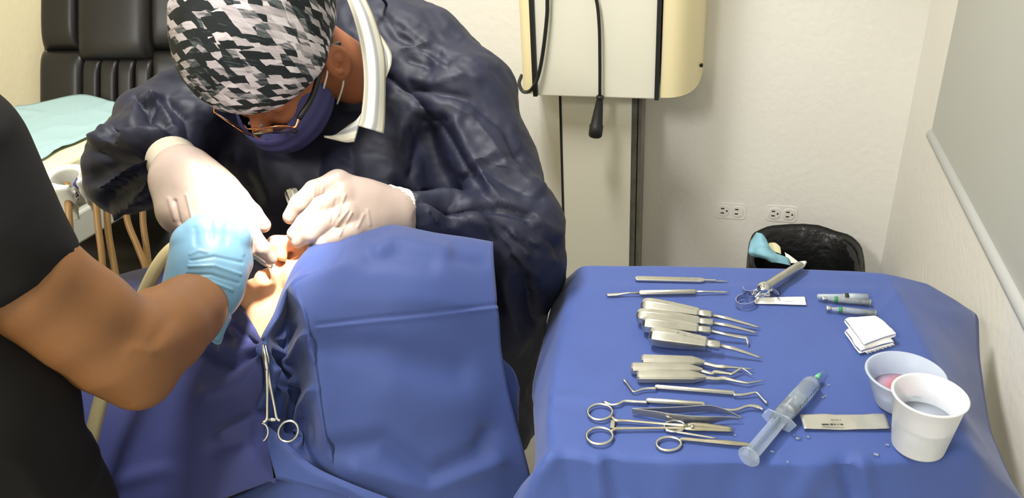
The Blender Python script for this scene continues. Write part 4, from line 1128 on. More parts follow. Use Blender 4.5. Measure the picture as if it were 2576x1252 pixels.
# printed cap
s = SDF(HC - .19, HC + .19, .0035)
s.ell(HP(-.012, -.004, .055), (.118, .108, .096), RH, 0)
s.ell(HP(.03, -.004, .04), (.085, .088, .06), RH, .04)
s.half(HP(.10, 0, .022), -hU * .93 - hF * -.22)
V, F = s.mesh(); V = smoothmesh(V, F, 2); N = vnormals(V, F)
V = V + N * (noise(V, 22, 4) * .003 + ridged(V * [1, 1, .5], 18, 7) * .0012)[:, None]
q_ = V - HP(0, 0, -.01); qr = np.linalg.norm(q_, axis=1); ql, qf, qu = q_ @ hL, q_ @ hF, q_ @ hU
qa = np.arccos(np.clip(qu / qr, -1, 1)) * .12 / (np.hypot(ql, qf) + 1e-6)
obj('surgical_cap', (V, F, np.stack([ql * qa, qf * qa], 1)), 'cap_print', dent)
# mask
s = SDF(HC - .17, HC + .17, .0028)
s.ell(HP(.046, 0, -.058), (.084, .067, .074), RH, 0)
s.shell(.006)
s.half(HP(.022, 0, 0), -hF); s.half(HP(.10, 0, -.030), hU * .95 + hF * .30); s.half(HP(0, 0, -.122), -hU)
V, F = s.mesh(); V = smoothmesh(V, F, 1); N = vnormals(V, F)
V = V + N * (np.sin((V - HC) @ hU * 260) * .0008)[:, None]
msk = obj('face_mask', (V, F), 'mask_fabric', dent, label='navy pleated face mask')
for sg in (-1, 1):
    obj('ear_loop', sweep(catmull([HP(.030, sg * .066, -.045), HP(.012, sg * .078, -.022), HP(-.002, sg * .083, .006)], 6), .0014, 8), 'knit_white', msk)
    obj('ear_loop', sweep(catmull([HP(.028, sg * .060, -.098), HP(.008, sg * .077, -.070), HP(-.008, sg * .083, -.046)], 6), .0014, 8), 'knit_white', msk)
# spectacles
gl = obj('eyeglasses', sweep(catmull([HP(.117, -.011, -.014), HP(.122, 0, -.010), HP(.117, .011, -.014)], 6), .0011, 8), 'copper_wire', dent)
gx = .118
for sg in (-1, 1):
    cen = HP(gx - .002, sg * .036, -.020)
    axl = hL * sg * .027 - hF * .010; axu = hU * .019 + hF * .002
    a = np.radians(np.linspace(0, 360, 40, endpoint=False))
    pw = .75
    loop = np.array([cen + axl * np.sign(math.cos(q_)) * abs(math.cos(q_)) ** pw + axu * np.sign(math.sin(q_)) * abs(math.sin(q_)) ** pw for q_ in a])
    obj('rim', sweep(loop, .0010, 8, closed=True), 'copper_wire', gl)
    nrm = np.cross(axl, axu); nrm /= np.linalg.norm(nrm)
    obj('lens', (np.vstack([loop, loop + nrm * .0012]), [list(range(40)), list(range(40, 80))[::-1]] + [[i, 40 + i, 40 + (i + 1) % 40, (i + 1) % 40] for i in range(40)]), 'lens_glass', gl)
    hinge = cen + axl * 1.02 + axu * .3
    obj('hinge', sweep(catmull([hinge, hinge + hL * sg * .004 - hF * .002, hinge + hL * sg * .006 - hF * .014 + hU * .003], 5), .0021, 8), 'copper_wire', gl)
    obj('temple_arm', sweep(catmull([hinge + hL * sg * .006 - hF * .012 + hU * .003, HP(.06, sg * .083, -.004), HP(.0, sg * .0855, .008), HP(-.016, sg * .0845, -.004), HP(-.030, sg * .081, -.022)], 6), [.0040] * 14 + [.0032] * 11, 8), 'black_plastic', gl)
    obj('nose_pad', lathe([(0, -.001), (.003, 0), (0, .001)], HP(.110, sg * .010, -.020), hL, 10), 'clear_plastic', gl)

# ---- gown
sho_l = P(1164, 264, 1.27); elb_l = P(1300, 590, 1.17); wri_l = P(1015, 532, 1.075)
sho_r = P(560, 250, 1.24); elb_r = P(348, 418, 1.10); wri_r = P(398, 420, 1.05)
gp = [P(1230, 1040, 1.31), sho_l, elb_l, wri_l, sho_r, elb_r, wri_r, P(1000, 150, 1.36), P(1010, 950, 1.32), P(1330, 760, 1.22)]
lo, hi = bounds(gp, .20)
s = SDF(lo, hi, .0050)
s.cone(P(980, 170, 1.345), P(985, 520, 1.32), .105, .150, .05)
s.cone(P(960, 480, 1.34), P(1010, 950, 1.34), .155, .175, .06)
s.cone(P(905, 75, 1.335), P(1070, 160, 1.335), .060, .080, .05)
s.cone(P(1050, 200, 1.33), sho_l, .105, .085, .06)
s.cone(P(800, 300, 1.31), sho_r, .11, .075, .06)
s.cone(P(720, 420, 1.30), P(900, 480, 1.30), .10, .13, .06)
s.cone(P(700, 480, 1.31), P(690, 780, 1.29), .11, .13, .06)
s.cone(sho_l, elb_l, .084, .058, .03)
s.cone(P(1250, 400, 1.24), elb_l, .066, .058, .03)
s.cone(elb_l, wri_l, .060, .033, .03)
s.cone(elb_l, P(1310, 690, 1.22), .054, .050, .04)
s.cone(P(1300, 690, 1.22), P(1200, 860, 1.28), .055, .105, .06)
s.cone(sho_r, elb_r, .064, .058, .025)
s.cone(P(430, 260, 1.19), P(362, 300, 1.16), .036, .044, .04)
s.cone(elb_r, P(325, 448, 1.09), .056, .052, .03)
s.cone(elb_r, wri_r, .056, .048, .025)
s.cone(P(1200, 860, 1.28), P(1225, 1030, 1.31), .105, .095, .05)
# neck opening
s.cone(HP(-.02, 0, -.03), neckb, .064, .060, .015, 'sub')
s.cone(P(880, 60, 1.2), P(900, 320, 1.14), .04, .045, .02, 'sub')
V, F = s.mesh(); V = smoothmesh(V, F, 2); N = vnormals(V, F)
V = folds(V, N, [
    ([(968, 190), (1040, 245), (1110, 320), (1170, 415), (1215, 480), (1250, 512)], 9, -.006), ([(1040, 225), (1180, 245), (1270, 320), (1330, 430)], 13, -.007),
    ([(1100, 260), (1190, 290), (1265, 390)], 22, .007), ([(1070, 330), (1095, 420), (1135, 500)], 34, -.020), ([(1150, 310), (1195, 400), (1235, 480)], 18, .009),
    ([(1000, 470), (1080, 490), (1160, 520), (1255, 520), (1330, 540)], 14, -.012), ([(1010, 505), (1060, 480), (1110, 530)], 14, .007), ([(1180, 545), (1230, 570)], 12, .006),
    ([(1250, 505), (1330, 530), (1400, 590)], 16, .008), ([(1260, 400), (1320, 380)], 10, -.004), ([(1215, 400), (1300, 430), (1350, 480)], 14, .005), ([(1240, 560), (1300, 610), (1380, 640)], 14, -.008),
    ([(1290, 590), (1330, 640)], 10, .007), ([(1340, 610), (1395, 655)], 12, .006), ([(985, 430), (1010, 330), (1040, 270)], 18, .006), ([(1030, 440), (1050, 350)], 16, -.006),
    ([(232, 348), (300, 372), (345, 342), (440, 350)], 12, .010), ([(250, 375), (320, 400), (400, 372)], 13, -.010), ([(285, 330), (360, 318), (430, 335)], 13, -.011),
    ([(330, 300), (352, 262), (400, 245)], 12, .009), ([(372, 300), (392, 262)], 9, -.009), ([(258, 470), (330, 425), (410, 385)], 13, .011), ([(280, 505), (350, 460), (405, 420)], 12, -.010),
    ([(300, 520), (370, 490), (415, 475)], 11, .009), ([(395, 400), (385, 470), (405, 530)], 11, -.008), ([(215, 440), (270, 420), (330, 380)], 10, -.006), ([(420, 250), (470, 300), (480, 350)], 14, -.008),
    ([(450, 170), (520, 230), (540, 290)], 16, .006), ([(560, 420), (590, 520)], 22, -.008), ([(660, 400), (680, 500)], 26, .008), ([(800, 400), (790, 480)], 24, -.008), ([(880, 380), (900, 450)], 20, .008),
    ([(960, 30), (1000, 90), (1090, 130)], 10, -.004), ([(1020, 80), (1100, 160), (1200, 200)], 14, .004),
    ([(1270, 700), (1300, 850)], 24, .010), ([(1320, 700), (1340, 800)], 16, -.010),
    ([(1130, 690), (1190, 640)], 10, .004), ([(1000, 60), (1060, 110), (1080, 180)], 7, -.003), ([(1010, 120), (1075, 105)], 6, .003), ([(1030, 150), (1090, 170), (1130, 150)], 6, -.003), ([(1040, 200), (1090, 210), (1160, 190)], 6, .003), ([(1100, 130), (1140, 180)], 6, -.003),
    ([(1045, 280), (1110, 275), (1080, 300)], 6, .004), ([(1060, 300), (1120, 300)], 5, -.004), ([(1130, 270), (1175, 300)], 6, -.003), ([(1150, 450), (1210, 425), (1260, 400)], 6, -.004), ([(1160, 430), (1240, 385)], 7, .003), ([(1230, 430), (1300, 470), (1360, 500)], 7, -.004),
    ([(1310, 420), (1360, 470)], 8, .004), ([(1330, 560), (1400, 620)], 7, -.005), ([(1290, 640), (1345, 690)], 8, .006), ([(1250, 600), (1300, 660)], 8, -.006), ([(1080, 530), (1100, 560)], 6, .005), ([(1130, 520), (1140, 560)], 6, -.005), ([(1030, 520), (1020, 555)], 6, -.004),
    ([(440, 350), (360, 380), (300, 420), (225, 455)], 9, -.008), ([(430, 340), (330, 350), (240, 320)], 8, .007), ([(440, 365), (380, 440), (330, 500), (300, 528)], 8, .008), ([(445, 370), (410, 440), (390, 530)], 8, .007), ([(430, 362), (350, 430), (265, 500)], 8, -.008),
    ([(345, 250), (375, 290), (430, 320)], 7, -.008), ([(380, 240), (420, 290), (440, 330)], 8, .007), ([(470, 190), (520, 170)], 8, .005), ([(480, 220), (540, 200)], 8, -.004)], 1.3, 1.25)
N = vnormals(V, F)
warp = V + np.stack([noise(V, 9, 11), noise(V, 9, 12), noise(V, 9, 13)], 1) * .03
fd = elb_l - P(960, 120, 1.2); fd /= np.linalg.norm(fd)          # pull of the cloth from collar to elbow
along = (warp @ fd)[:, None] * fd
st1 = warp - along * .72
n1 = noise(st1, 15, 1); n2 = noise(warp - along * .5, 30, 3); n3 = noise(warp, 55, 5)
V = V + N * (np.sign(n1) * np.abs(n1) ** .7 * .0055 + np.sign(n2) * np.abs(n2) ** .7 * .0030 - np.abs(n3) * .0018)[:, None]
obj('gown', (V, F), 'gown_fabric', dent)
# lower body under the gown, resting on a stool
s0 = P(1010, 950, 1.34)
st = thing('dentist_stool', 'low round stool hidden under the dentist\'s gown', 'stool', (s0[0], s0[1] + .05, 0))
seatz = s0[2] - .19
obj('seat', lathe([(0, 0), (.17, 0), (.18, .02), (.17, .055), (.12, .06), (0, .06)], (s0[0], s0[1] + .05, seatz - .06), (0, 0, 1), 32), 'leather', st)
obj('stem', sweep([(s0[0], s0[1] + .05, .03), (s0[0], s0[1] + .05, seatz - .05)], .03, 14), 'steel_satin', st)
obj('base', lathe([(0, 0), (.22, 0), (.22, .02), (.05, .04), (0, .04)], (s0[0], s0[1] + .05, 0), (0, 0, 1), 32), 'steel_satin', st)
hipz = seatz + .06
s = SDF((s0[0] - .35, s0[1] - .45, -.02), (s0[0] + .35, s0[1] + .25, hipz + .2), .012)
for sg in (-1, 1):
    kn = np.array([s0[0] + sg * .20, s0[1] - .12, hipz - .02]); an = np.array([s0[0] + sg * .20, s0[1] - .06, .09])
    s.cone((s0[0] + sg * .08, s0[1] + .05, hipz + .05), kn, .085, .065, .03); s.cone(kn, an, .062, .045, .02)
    s.cone(an - [0, 0, .04], an + [sg * .02, -.16, -.055], .045, .035, .02)
V, F = s.mesh(); obj('trousers', (smoothmesh(V, F, 2), F), 'scrub_black', dent)
obj('gown_tie', sweep(catmull([P(905, 4, 1.2), P(940, -14, 1.22), P(965, 0, 1.25), P(975, 18, 1.27)], 6), .0025, 8), 'gown_fabric', dent)

# shirt collar
g = loft([[P(868, -10, 1.13), P(890, -12, 1.135), P(915, -6, 1.16)], [P(893, 50, 1.105), P(915, 46, 1.10), P(942, 58, 1.13)], [P(912, 130, 1.085), P(936, 128, 1.078), P(964, 140, 1.10)],
          [P(919, 210, 1.07), P(942, 210, 1.062), P(966, 215, 1.08)], [P(912, 290, 1.062), P(938, 296, 1.052), P(965, 300, 1.066)], [P(904, 318, 1.06), P(932, 326, 1.05), P(963, 336, 1.06)]], 8, 6)
cl = obj('shirt_collar', gridmesh(g, True), 'shirt_stripe', dent, solid=.003, label='striped grey and white shirt collar')
g = loft([[P(915, 285, 1.085), P(908, 300, 1.075), P(900, 330, 1.07), P(892, 357, 1.066)], [P(900, 305, 1.10), P(885, 320, 1.09), P(868, 340, 1.08), P(868, 358, 1.078)], [P(880, 318, 1.12), P(862, 332, 1.11), P(840, 345, 1.10), P(815, 346, 1.095)]], 7, 6)
obj('shirt_collar', gridmesh(g, True), 'shirt_stripe', dent, solid=.003, label='striped grey and white shirt collar')
g = loft([[P(890, -8, 1.17), P(910, 30, 1.165)], [P(935, 110, 1.15), P(975, 120, 1.165)], [P(955, 160, 1.13), P(984, 160, 1.14)], [P(962, 200, 1.11), P(972, 196, 1.115)]], 6, 5)
obj('shirt', gridmesh(g, True), 'shirt_stripe', dent, solid=.003)

# gloved hands ------------------------------------------------------------------
def hand(parts, web, h=.0016, k=.009):
    """parts: list of chains [(px, py, d, r), ...] ; web: palm chains with wide blending"""
    pts = [P(*q_[:3]) for c_ in parts + web for q_ in c_]
    s = SDF(*bounds(pts, .035), h)
    for c_ in web:
        s.chain([P(*q_[:3]) for q_ in c_], [q_[3] for q_ in c_], .022)
    base = s.d.copy(); acc = None
    for c_ in parts:                                     # fingers stay apart from one another
        s.d = np.full_like(base, 10.0)
        s.chain([P(*q_[:3]) for q_ in c_], [q_[3] for q_ in c_], .004)
        acc = s.d if acc is None else np.minimum(acc, s.d)
    s.d = base; s._mix(acc, k, 'add')
    V, F = s.mesh(); return smoothmesh(V, F, 2), F
# right hand (towards the assistant)
hA = hand([
    [(585, 512, .962, .0135), (628, 582, .948, .0115), (658, 622, .958, .0098), (682, 650, .972, .0080)],       # index
    [(550, 545, .955, .0135), (592, 590, .940, .0118), (612, 610, .944, .0105), (624, 630, .952, .0092)],       # middle
    [(512, 560, .960, .0130), (545, 605, .945, .0112), (560, 630, .960, .0100), (566, 640, .985, .0085)],       # ring
    [(472, 560, .975, .0120), (492, 600, .965, .0100), (500, 622, .978, .0090), (505, 630, .995, .0080)],       # little
    [(545, 462, .992, .0180), (598, 500, .985, .0145), (634, 536, .983, .0122), (662, 566, .985, .0100)],       # thumb
], [[(456, 422, 1.012, .029), (500, 470, .99, .030), (575, 508, .965, .016)], [(460, 440, 1.005, .030), (545, 535, .962, .016)], [(455, 450, 1.005, .028), (505, 545, .968, .017)], [(450, 455, 1.005, .026), (462, 540, .98, .020), (478, 556, .978, .015)], [(480, 440, 1.0, .026), (560, 480, .985, .020)], [(440, 470, 1.0, .022), (445, 530, .99, .022)]])
V, F = hA; N = vnormals(V, F)
V = folds(V, N, [([(440, 505), (452, 560)], 4, -.0022), ([(470, 490), (485, 550)], 4, .0018), ([(425, 500), (440, 550)], 5, .0015), ([(560, 470), (600, 540), (620, 580)], 6, -.0015), ([(640, 555), (655, 545)], 3, -.0008)])
obj('glove', (V, F), 'latex', dent, label='white latex glove on the right hand')
cA = sweep(catmull([P(432, 402, 1.032), P(440, 412, 1.022), P(454, 424, 1.012), P(468, 438, 1.006)], 6), [.0335, .0340, .0338, .0336, .0334, .0334, .0333, .0333, .0332, .0332, .0331, .0331, .033, .033, .033, .0328, .0325, .032, .030], 32)
obj('glove_cuff', cA, 'latex_cuff', dent)
# left hand (over the patient's face)
hB = hand([
    [(848, 458, 1.030, .0150), (790, 478, 1.012, .0128), (752, 512, 1.004, .0118), (730, 545, 1.008, .0100)],
    [(860, 495, 1.016, .0148), (808, 518, .996, .0126), (768, 560, .988, .0118), (742, 588, .992, .0105)],
    [(872, 540, 1.008, .0145), (820, 556, .988, .0122), (780, 588, .984, .0112), (752, 606, .992, .0100)],
    [(885, 585, 1.004, .0135), (845, 596, .990, .0112), (812, 610, .992, .0100), (790, 622, 1.000, .0090)],
    [(920, 520, 1.055, .0170), (850, 515, 1.060, .0140), (790, 510, 1.050, .0120), (758, 515, 1.040, .0100)],
], [[(990, 535, 1.075, .030), (925, 510, 1.05, .026), (852, 462, 1.034, .018)], [(985, 540, 1.07, .030), (864, 498, 1.026, .018)], [(985, 545, 1.068, .030), (876, 542, 1.018, .018)], [(985, 555, 1.065, .028), (930, 570, 1.04, .022), (890, 585, 1.016, .016)]])
V, F = hB; N = vnormals(V, F)
V = folds(V, N, [([(850, 540), (868, 490)], 3.5, .0018), ([(836, 580), (850, 560), (875, 530)], 3, .0020), ([(855, 590), (870, 560), (885, 535)], 3, .0018), ([(792, 460), (788, 500)], 3, .0014), ([(812, 470), (806, 520)], 3, .0012), ([(900, 570), (915, 540)], 4, .0014), ([(930, 565), (925, 530)], 4, .0012), ([(845, 505), (835, 560)], 4, -.0012)])
obj('glove', (V, F), 'latex', dent, label='white latex glove on the left hand')
V, F = sweep(catmull([P(962, 522, 1.064), P(985, 530, 1.07), P(1000, 533, 1.075), P(1014, 536, 1.08)], 8), [.0335] * 8 + [.0345] * 8 + [.034] * 9, 72)
k_ = np.arange(len(V)) % 72; ctr_ = np.repeat(V.reshape(-1, 72, 3).mean(1), 72, axis=0)
V = ctr_ + (V - ctr_) * (1 + .02 * np.cos(k_ * math.pi))[:, None]
obj('knit_cuff', (V, F), 'knit_white', dent, label='white ribbed cuff')

# steel tool in the left hand
e = thing('held_elevator', 'steel elevator held in the dentist\'s left hand above the mouth', 'dental tool', P(738, 480, 1.055))
pa, pb, pc = P(733, 478, 1.052), P(756, 560, 1.035), P(708, 652, 1.005)
obj('handle', sweep([pa, pa + (pb - pa) * .03, pa + (pb - pa) * .15, pb], [.006, .0100, .0105, .0080], 8), 'chrome', e, sharp=30, bevel=.001)
obj('shank', sweep(catmull([pb, P(742, 610, 1.02), pc], 6), [.004, .0036, .0033, .003, .003, .0028, .0026, .0024, .0022, .002, .0018, .0016, .0014], 10), 'steel', e)

# ------------------------------------------------------------------ the patient
pat = thing('person', 'reclined patient with lit chin and throat showing between blue drapes', 'person', P(890, 800, 1.10))
PC = P(868, 724, 1.065)
pF = imgdir(-.60, .62, .50); pU = imgdir(.78, .60, .19); pU -= pF * (pU @ pF); pU /= np.linalg.norm(pU); pL = np.cross(pU, pF)
RP = np.stack([pF, pL, pU])
def PP(f, l, u): return PC + pF * f + pL * l + pU * u
thr = P(668, 905, 1.05); chest = P(470, 960, 1.10); belly = chest + np.array([-.42, -.02, -.06])
s = SDF(*bounds([PC + pU * .1, PC - pU * .12, thr, PC + pF * .13], .11), .0030)
s.ell(PP(-.012, 0, .030), (.088, .070, .088), RP, 0)
s.ell(PP(.028, 0, -.040), (.062, .056, .064), RP, .03)
s.cone(PP(.080, 0, -.092), PP(.066, 0, -.088), .018, .024, .022)           # chin
s.cone(PP(.086, 0, .018), PP(.112, 0, -.016), .008, .0125, .014)           # nose
for sg in (-1, 1):
    s.ell(PP(.100, sg * .011, -.018), (.008, .008, .008), RP, .006)
    s.ell(PP(.106, sg * .007, -.027), (.004, .0035, .004), RP, .002, 'sub')
    s.ell(PP(.066, sg * .034, -.012), (.022, .020, .022), RP, .02)
    s.cone(PP(-.01, sg * .052, -.055), PP(.060, sg * .020, -.090), .016, .014, .02)
for uu, ff in ((-.040, .093), (-.064, .088)):
    s.cone(PP(ff - .006, -.020, uu), PP(ff, 0, uu), .006, .0095, .006); s.cone(PP(ff - .006, .020, uu), PP(ff, 0, uu), .006, .0095, .006)
s.ell(PP(.090, 0, -.052), (.020, .018, .0075), RP, .004, 'sub')
s.cone(PP(-.005, 0, -.055), thr, .050, .052, .03)
s.cone(P(690, 800, 1.045), thr, .040, .045, .03)
V, F = s.mesh(); obj('body', (smoothmesh(V, F, 2), F), 'skin_patient', pat)
obj('mouth_cavity', lathe([(0, -.01), (.010, -.008), (.012, 0), (.010, .004), (0, .005)], PP(.072, 0, -.052), pF, 16), 'lip', pat)
s = SDF(*bounds([chest, belly, thr], .2), .012)
s.cone(chest, belly, .10, .11, .05); s.cone(P(560, 800, 1.16), P(560, 1080, 1.02), .065, .065, .05); s.cone(thr, chest, .05, .09, .05)
V, F = s.mesh(); obj('shirt', (smoothmesh(V, F, 2), F), 'grey_plastic', pat)
s = SDF(*bounds([belly, belly + np.array([-.55, 0, -.10])], .2), .012)
for sg in (-1, 1):
    hip = belly + np.array([-.04, sg * .07, -.02]); kn = hip + np.array([-.24, sg * .02, .03])
    s.cone(hip, kn, .075, .058, .03); s.cone(kn, kn + np.array([-.24, 0, -.12]), .055, .045, .02)
    s.cone(kn + np.array([-.25, 0, -.13]), kn + np.array([-.29, 0, -.04]), .042, .032, .02)
V, F = s.mesh(); obj('trousers', (smoothmesh(V, F, 2), F), 'scrub_black', pat)

# dental chair under the patient
ch = thing('dental_chair', 'reclined dental chair hidden beneath the patient\'s drapes', 'dental chair', (-.62, .80, 0))
hz = PC[2] - .14
c_a = np.array([PC[0] + .06, PC[1] + .05, hz]); c_b = chest + [0, .05, -.20]; c_c = belly + [-.12, .02, -.20]
obj('headrest', pillow([[c_a + np.array([dx, dy, 0]) for dx in (-.13, 0, .12)] for dy in (-.07, 0, .08)], .05), 'leather', ch)
obj('backrest', pillow([[c_b + (c_a - c_b) * .55 + [0, dy, -.04], c_b + [0, dy, 0], c_c + [0, dy, 0]] for dy in (-.16, 0, .16)], .08), 'leather', ch)
obj('pedestal', sweep([(c_b[0], c_b[1], .0), (c_b[0], c_b[1], .06), (c_b[0], c_b[1], .07), (c_b[0], c_b[1], c_b[2] - .02)], [.20, .19, .08, .07], 24), 'enamel', ch)

# ------------------------------------------------------------------ drape over the patient's head
D = P
rowsH = [
    [D(812, 640, 1.12), D(830, 640, 1.12), D(850, 640, 1.13), D(880, 640, 1.14), D(940, 630, 1.15), D(1000, 625, 1.16), D(1120, 640, 1.16), D(1232, 660, 1.15)],
    [D(791, 606, 1.035), D(805, 604, 1.03), D(830, 598, 1.03), D(870, 588, 1.035), D(930, 575, 1.04), D(988, 566, 1.045), D(1110, 588, 1.045), D(1239, 611, 1.045)],
    [D(778, 624, .985), D(795, 622, .978), D(825, 618, .975), D(865, 612, .975), D(925, 602, .98), D(988, 596, .985), D(1112, 614, .99), D(1241, 640, 1.005)],
    [D(745, 664, .968), D(764, 664, .958), D(795, 664, .950), D(835, 664, .946), D(905, 660, .945), D(985, 656, .947), D(1112, 672, .957), D(1245, 705, .985)],
    [D(716, 724, .962), D(724, 722, .952), D(730, 718, .942), D(742, 718, .936), D(860, 735, .930), D(985, 735, .930), D(1112, 745, .940), D(1251, 770, .968)],
    [D(690, 790, .962), D(704, 788, .956), D(726, 786, .964), D(758, 782, .928), D(860, 805, .928), D(985, 800, .930), D(1120, 790, .942), D(1256, 800, .966)],
    [D(656, 850, .948), D(672, 852, .944), D(716, 850, .968), D(772, 848, .926), D(860, 870, .930), D(990, 880, .934), D(1125, 880, .948), D(1262, 880, .972)],
    [D(650, 900, .952), D(682, 905, .962), D(724, 920, .972), D(786, 930, .930), D(870, 950, .932), D(1000, 960, .938), D(1135, 960, .952), D(1275, 960, .978)],
    [D(640, 985, .958), D(690, 990, .962), D(738, 1000, .970), D(798, 1020, .930), D(880, 1040, .932), D(1010, 1050, .940), D(1150, 1050, .956), D(1296, 1050, .985)],
    [D(650, 1065, .958), D(700, 1070, .962), D(752, 1080, .968), D(812, 1100, .930), D(900, 1120, .934), D(1020, 1130, .944), D(1170, 1120, .962), D(1316, 1125, .992)],
    [D(690, 1120, .955), D(730, 1135, .957), D(780, 1155, .958), D(840, 1190, .940), D(920, 1210, .942), D(1040, 1220, .950), D(1190, 1200, .968), D(1334, 1196, .998)],
    [D(780, 1180, .955), D(820, 1200, .955), D(860, 1222, .950), D(900, 1250, .945), D(960, 1275, .95), D(1070, 1290, .958), D(1210, 1280, .975), D(1350, 1270, 1.005)],
]
for i_, r_ in enumerate(rowsH):
    if 5 <= i_ <= 9: r_[2] = r_[2] + (r_[2] - CAM) / np.linalg.norm(r_[2] - CAM) * .030
    r_.insert(4, r_[3] * .8 + r_[4] * .2 - (r_[3] - CAM) * .004)
G = loft(rowsH, 14, 16)
V, F = gridmesh(G); N = vnormals(V, F)
if (N.mean(0) @ (CAM - V.mean(0))) < 0: F = np.asarray(F)[:, ::-1]; N = -N
V = folds(V, N, [([(800, 824), (1000, 802), (1254, 774)], 5, .0016), ([(800, 816), (1000, 794), (1250, 766)], 5, -.0016),
    ([(955, 625), (990, 600), (1120, 625)], 20, .004), ([(940, 655), (1010, 640), (1080, 660)], 26, -.004),
    ([(1150, 650), (1210, 660)], 20, -.003), ([(800, 870), (960, 880), (1150, 930)], 36, -.007), ([(840, 1130), (960, 1110), (1080, 1200), (1200, 1140), (1230, 1090)], 26, -.008),
    ([(900, 1180), (1080, 1222), (1250, 1160)], 24, .006), ([(1000, 980), (1180, 1010)], 60, .006),
    ([(662, 860), (700, 905), (735, 945)], 7, -.010), ([(664, 865), (690, 960), (650, 1040)], 9, .010), ([(665, 870), (720, 900), (742, 960)], 9, .009), ([(735, 900), (755, 855), (768, 842)], 8, .007), ([(700, 960), (745, 985)], 9, -.008),
    ([(680, 930), (665, 1010), (620, 1045)], 10, .008), ([(700, 940), (700, 1040)], 9, -.009), ([(752, 1120), (762, 1020), (785, 980)], 10, .010), ([(725, 1080), (740, 990)], 10, -.008),
    ([(700, 850), (730, 800)], 10, .006), ([(716, 870), (742, 820)], 7, -.006)])
V = V + N * (noise(V, 13, 2) * .0022 + noise(V, 34, 5) * .0006)[:, None]
o = obj('head_drape', (V, F), 'head_drape', solid=.0012); tag(o, 'blue surgical drape wrapped over the patient\'s head, hanging to the right', 'drape')

# drape over the chest
rowsC = [
    [D(268, 735, 1.17), D(350, 710, 1.17), D(440, 700, 1.16), D(520, 720, 1.15), D(590, 770, 1.12), D(640, 850, 1.09)],
    [D(255, 700, 1.13), D(345, 676, 1.13), D(438, 658, 1.11), D(520, 690, 1.09), D(590, 745, 1.06), D(648, 838, 1.00)],
    [D(215, 740, 1.08), D(330, 720, 1.07), D(430, 705, 1.05), D(520, 740, 1.02), D(590, 800, .995), D(658, 858, .955)],
    [D(140, 850, 1.03), D(290, 830, 1.02), D(410, 820, .995), D(510, 850, .975), D(590, 880, .962), D(658, 880, .950)],
    [D(100, 960, .99), D(260, 960, .975), D(390, 960, .955), D(500, 960, .945), D(590, 960, .945), D(662, 940, .950)],
    [D(90, 1080, .96), D(240, 1080, .945), D(380, 1080, .93), D(500, 1070, .925), D(600, 1050, .932), D(664, 1030, .950)],
    [D(90, 1200, .94), D(240, 1200, .925), D(380, 1190, .915), D(510, 1170, .91), D(620, 1140, .915), D(690, 1200, .935)],
    [D(100, 1330, .93), D(250, 1330, .915), D(390, 1310, .905), D(500, 1290, .90), D(570, 1252, .905), D(694, 1206, .936)],
]
G = loft(rowsC, 10, 12)
V, F = gridmesh(G); N = vnormals(V, F)
if (N.mean(0) @ (CAM - V.mean(0))) < 0: F = np.asarray(F)[:, ::-1]; N = -N
V = folds(V, N, [([(655, 862), (600, 850), (545, 830)], 10, -.010), ([(650, 868), (600, 885), (560, 880)], 12, .010), ([(650, 880), (590, 920), (505, 885)], 12, -.012), ([(655, 858), (615, 800), (600, 770)], 10, .008),
    ([(640, 850), (580, 815)], 9, -.008), ([(600, 860), (585, 830)], 8, .006), ([(660, 900), (610, 960), (520, 990)], 18, .006), ([(470, 670), (380, 760), (330, 830)], 14, -.007), ([(430, 670), (350, 740)], 12, .008), ([(540, 760), (600, 850)], 14, .006),
    ([(560, 1090), (640, 1050), (665, 1060)], 14, .008), ([(540, 1130), (640, 1100)], 20, -.006), ([(300, 1210), (420, 1180)], 20, .004)])
V = V + N * (noise(V, 12, 6) * .0025 + noise(V, 34, 1) * .0006)[:, None]
o = obj('chest_drape', (V, F), 'chest_drape', solid=.0012); tag(o, 'dull violet-blue surgical drape covering the patient\'s chest', 'drape')
# folded corner below the clamp
G = loft([[D(655, 1058, .945), D(700, 1092, .938), D(780, 1165, .930), D(880, 1214, .925), D(1005, 1262, .925)], [D(672, 1120, .940), D(720, 1140, .932), D(790, 1190, .925), D(880, 1232, .922), D(990, 1285, .92)],
          [D(694, 1204, .935), D(740, 1214, .930), D(800, 1228, .925), D(880, 1252, .925), D(980, 1310, .92)]], 9, 10)
V, F = gridmesh(G); N = vnormals(V, F)
if (N.mean(0) @ (CAM - V.mean(0))) < 0: F = np.asarray(F)[:, ::-1]; N = -N
V = V + N * (noise(V, 18, 3) * .002)[:, None]
o = obj('drape_flap', (V, F), 'head_drape', solid=.0012); tag(o, 'turned-up blue drape corner below the clamp', 'drape')
G = loft([[D(540, 1270, .955), D(620, 1235, .955), D(700, 1200, .96), D(800, 1210, .965), D(930, 1250, .97)], [D(540, 1320, .955), D(620, 1310, .955), D(700, 1300, .96), D(800, 1310, .965), D(930, 1340, .97)], [D(540, 1460, .975), D(620, 1460, .975), D(700, 1460, .98), D(800, 1460, .985), D(930, 1460, .99)]], 8, 8)
o = obj('under_drape', gridmesh(G), 'head_drape', solid=.0012); tag(o, 'shaded blue drape hanging under the turned-up corner', 'drape')
G = loft([[D(1262, 900, 1.02), D(1290, 930, 1.03), D(1306, 975, 1.04)], [D(1280, 990, 1.02), D(1300, 1010, 1.03), D(1302, 1030, 1.04)], [D(1300, 1060, 1.03), D(1304, 1070, 1.035), D(1300, 1085, 1.04)]], 6, 6)
o = obj('under_drape', gridmesh(G), 'head_drape', solid=.0012); tag(o, 'dark blue drape edge peeking out right of the head drape', 'drape')

